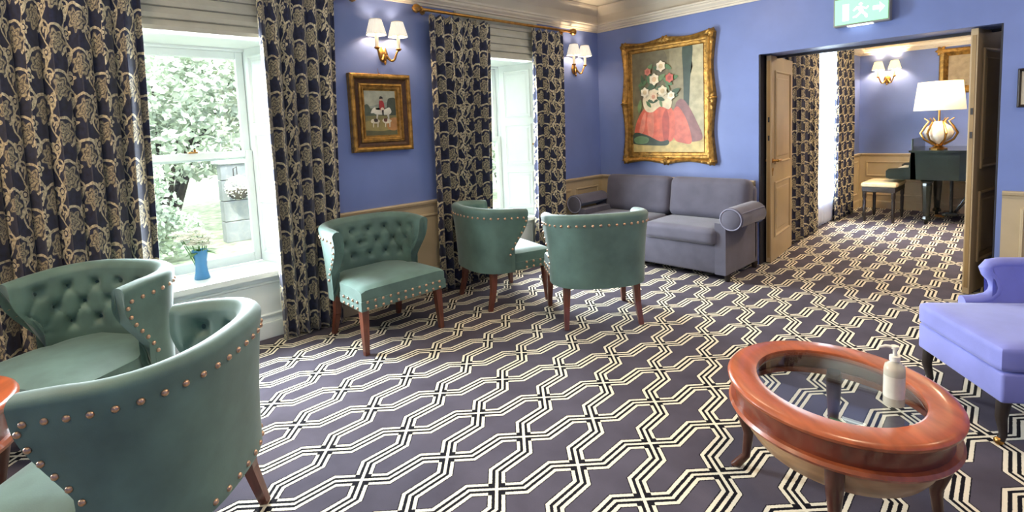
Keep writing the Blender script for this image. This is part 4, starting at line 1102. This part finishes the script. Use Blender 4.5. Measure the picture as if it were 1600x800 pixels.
# ================================================================== FAR ROOM: PIANO, STOOL, LAMP
pn = thing('grand_piano', 'black grand piano standing in the far room seen through the doors', 'piano', (0, 0, 0))
def piano():
    y0, y1 = 3.05, 4.12
    bm = B()
    body = [(2.62, y0), (3.1, y0+.0), (3.35, y0+.05), (3.6, y0+.22), (3.85, y0+.42), (4.05, y0+.6), (4.12, y0+.85), (4.0, y1), (2.62, y1)]
    prism(bm, body, 2, .58, .93); obj('case', bm, M['black'], pn)
    bm = B(); prism(bm, [(2.60, y0-.015), (3.1, y0-.015), (3.36, y0+.035), (3.61, y0+.205), (3.86, y0+.405), (4.07, y0+.59), (4.14, y0+.85), (4.01, y1+.01), (2.60, y1+.01)], 2, .93, .955); obj('lid', bm, M['black'], pn)
    ck = [(2.36, .60), (2.36, .685), (2.39, .715), (2.60, .735), (2.62, .93), (2.66, .95), (2.68, .58), (2.40, .58)]
    for ya in (y0, y1-.05):
        bm = B(); prism(bm, ck, 1, ya, ya+.05); obj('cheek', bm, M['black'], pn)
    bm = B(); bx(bm, 2.37, 2.64, y0+.05, y1-.05, .58, .665, .004); obj('key_bed', bm, M['black'], pn)
    bm = B(); bx(bm, 2.40, 2.55, y0+.08, y1-.08, .665, .685, .002); obj('keyboard', bm, M['key'], pn)
    bm = B(); bx(bm, 2.61, 2.63, y0+.1, y1-.1, .93, 1.10, .004); obj('music_stand', bm, M['black'], pn)
    for x, y in ((2.78, y0+.10), (2.78, y1-.12), (3.85, 3.85)):
        bm = B(); lathe(bm, [(.055, .585), (.07, .56), (.05, .53), (.055, .5), (.045, .3), (.034, .1), (.05, .07), (.05, .05), (.02, .045), (.02, .0)], 8, Matrix.Translation((x, y, 0))); obj('leg', bm, M['black'], pn)
    bm = B()
    for dy in (-.05, .05): tube(bm, [(2.98, 3.55+dy, .58), (2.98, 3.55+dy, .12)], .014, 8)
    bx(bm, 2.90, 3.06, 3.45, 3.65, .07, .12, .01); tube(bm, [(3.25, 3.55, .58), (3.02, 3.55, .12)], .010, 8); tube(bm, [(3.32, 3.3, .58), (3.02, 3.5, .10)], .010, 8); obj('pedal_lyre', bm, M['black'], pn, False)
    bm = B()
    for dy in (-.05, 0, .05): bx(bm, 2.82, 2.92, 3.55+dy-.01, 3.55+dy+.01, .05, .062, .003)
    obj('pedal', bm, M['brass'], pn)
piano()
st = thing('piano_stool', 'dark piano stool with cream padded seat in the far room', 'stool', (0, 0, 0))
bm = B(); soft(bm, 2.10, 2.50, 2.94, 3.58, .47, .53, .022, .008); obj('seat', bm, M['cushion'], st, True)
bm = B(); bx(bm, 2.115, 2.485, 2.955, 3.565, .405, .47, .005); obj('seat_frame', bm, M['dark'], st)
for x in (2.14, 2.46):
    for y in (2.98, 3.54):
        bm = B(); lathe(bm, [(.024, .41), (.024, .33), (.017, .31), (.022, .28), (.018, .12), (.024, .1), (.012, 0)], 10, Matrix.Translation((x, y, 0))); obj('leg', bm, M['dark'], st, True)
lm = thing('table_lamp', 'ornate white and gold table lamp with drum shade on the piano', 'lamp', (2.86, 3.32, .956))
bm = B(); lathe(bm, [(.0001, 0), (.085, 0), (.09, .015), (.06, .03), (.04, .05), (.05, .07)], 24, wob=.06, wn=8); obj('base', bm, M['brass'], lm, True)
bm = B(); lathe(bm, [(.04, .06), (.07, .09), (.135, .16), (.15, .22), (.12, .29), (.06, .335), (.045, .36)], 32, wob=.04, wn=8); obj('body', bm, M['cream'], lm, True)
for k in range(6):
    a = 2*PI*k/6; bm = B(); ca, sa = math.cos(a), math.sin(a)
    tube(bm, [(ca*.05, sa*.05, .06), (ca*.15, sa*.15, .13), (ca*.185, sa*.185, .21), (ca*.14, sa*.14, .30), (ca*.10, sa*.10, .36), (ca*.15, sa*.15, .40)], [.014, .012, .014, .012, .010, .005], 8); obj('gilt_leaf', bm, M['brass'], lm, True)
bm = B(); tube(bm, [(0, 0, .35), (0, 0, .58)], .012, 10); obj('stem', bm, M['brass'], lm, True)
bm = B(); n = 40; R = [[bm.verts.new((r_*math.cos(2*PI*k/n), r_*math.sin(2*PI*k/n), z)) for k in range(n)] for r_, z in ((.265, .50), (.225, .86))]
for k in range(n): bm.faces.new((R[0][k], R[0][(k+1) % n], R[1][(k+1) % n], R[1][k]))
sh = obj('lamp_shade', bm, M['shade_lit'], lm, True); sd = sh.modifiers.new('thick', 'SOLIDIFY'); sd.thickness = .003
l = bpy.data.lights.new('lamp_bulb', 'POINT'); l.energy = 38; l.color = (1, .78, .52); l.shadow_soft_size = .04
lo = bpy.data.objects.new('lamp_bulb', l); C.objects.link(lo); lo.parent = lm; lo.location = (0, 0, .68)

# ================================================================== GARDEN OUTSIDE
b = B(); bx(b, -40, -.55, -30, 40, -.45, -.30); o = struct('ground', b, M['lawn'])
def foliage(name, label, base, blobs, nleaf, size, m_, seed, cat, trunk=None, group=None):
    rg = random.Random(seed); t = thing(name, label, cat, base, 0, group); bm = B()
    wts = [r_[3]**2 for r_ in blobs]
    for _ in range(nleaf):
        cx, cy, cz, r_, sq = rg.choices(blobs, wts)[0]
        d = Vector((rg.gauss(0, 1), rg.gauss(0, 1), rg.gauss(0, 1))).normalized()*r_*(rg.uniform(.3, 1)**.5); d.z *= sq
        c = Vector((cx, cy, cz))+d
        if c.z < .02: c.z = .02+rg.random()*.1
        a = Vector((rg.gauss(0, 1), rg.gauss(0, 1), rg.gauss(0, .6))).normalized(); s = a.orthogonal().normalized(); s.rotate(Matrix.Rotation(rg.uniform(0, 6.28), 3, a)); L = size*rg.uniform(.6, 1.4)
        v = [bm.verts.new(c+a*L*p+s*L*q) for p, q in ((-.5, 0), (0, .28), (.5, 0), (0, -.28))]; bm.faces.new(v)
    obj('foliage', bm, m_, t)
    bm = B()
    for (cx, cy, cz, r_, sq) in blobs[:5]:
        tube(bm, [(0, 0, 0), (cx*.3, cy*.3, cz*.5), (cx*.8, cy*.8, cz)], [.09*(trunk or 1), .05*(trunk or 1), .015], 8)
    obj('branches', bm, M['bark'], t, True); return t
foliage('garden_tree', 'leafy tree outside the upper half of the vase window', (-7.4, -3.4, -.30), [(0, 0, 2.9, 1.4, .9), (.5, -1.3, 2.3, 1.2, .8), (-.4, 1.2, 2.7, 1.1, .8), (.4, .3, 1.8, 1.0, .8), (0, 1.9, 3.3, .9, .8)], 9000, .15, M['treeleaf'], 1, 'tree', 1)
foliage('garden_shrub', 'broad shrub outside the lower left of the vase window', (-5.2, -4.35, -.30), [(0, 0, .75, .80, .85), (.1, .55, .45, .5, .8), (0, -.7, .8, .8, .9), (-.2, .15, 1.2, .55, .8)], 6000, .10, M['bushleaf'], 2, 'shrub', .4)
foliage('garden_tree', 'tall pale tree outside the second window', (-6.5, 4.2, -.30), [(0, 0, 2.0, 1.5, 1), (.5, -1.2, 1.4, 1.2, .9), (-.4, 1.3, 2.6, 1.3, .9), (0, .4, 3.2, 1.1, .9)], 7000, .16, M['treeleaf'], 3, 'tree', 1)
foliage('garden_tree', 'dense tree further back behind the grey garden wall', (-11.5, -.8, -.30), [(0, 0, 3.0, 2.0, .9), (0, -2.2, 2.4, 1.8, .9), (0, 2.0, 3.0, 1.8, .9), (0, 0, 4.4, 1.4, .8)], 9000, .22, M['treeleaf'], 5, 'tree', 1.4)
gw = thing('garden_wall', 'low grey rendered garden wall outside the vase window', 'wall', (-6.0, -1.2, -.30))
bm = B()
for k, (z0, z1) in enumerate(((0, .36), (.37, .72), (.73, 1.08), (1.09, 1.36))): bx(bm, -.12, .12, -1.6, 2.2, z0, z1, .012)
obj('courses', bm, M['stone'], gw)
bm = B(); bx(bm, -.17, .17, -1.64, 2.24, 1.36, 1.43, .02); obj('coping', bm, M['stonel'], gw)
fb = thing('flower_basket', 'round basket of white flowers hung on the grey garden wall', 'flower basket', (-5.62, -2.62, .62))
bm = B(); lathe(bm, [(.0001, -.16), (.10, -.14), (.17, -.06), (.19, .02), (.17, .02), (.0001, -.05)], 20); obj('basket', bm, M['bark'], fb, True)
bm = B(); rg = random.Random(9)
for _ in range(900):
    d = Vector((rg.gauss(0, 1), rg.gauss(0, 1), rg.gauss(0, 1))).normalized(); c = d*.20*rg.uniform(.75, 1.05)+Vector((0, 0, .05)); a = Vector((rg.gauss(0, 1), rg.gauss(0, 1), rg.gauss(0, 1))).normalized(); s = a.orthogonal().normalized(); L = .035
    bm.faces.new([bm.verts.new(c+a*L*p+s*L*q) for p, q in ((-.5, 0), (0, .4), (.5, 0), (0, -.4))])
obj('blossom', bm, M['petal'], fb)
bm = B(); tube(bm, [(-.24, 0, .10), (-.2, 0, .36), (0, 0, .40), (0, 0, .2)], .008, 6); obj('bracket', bm, M['dark'], fb)
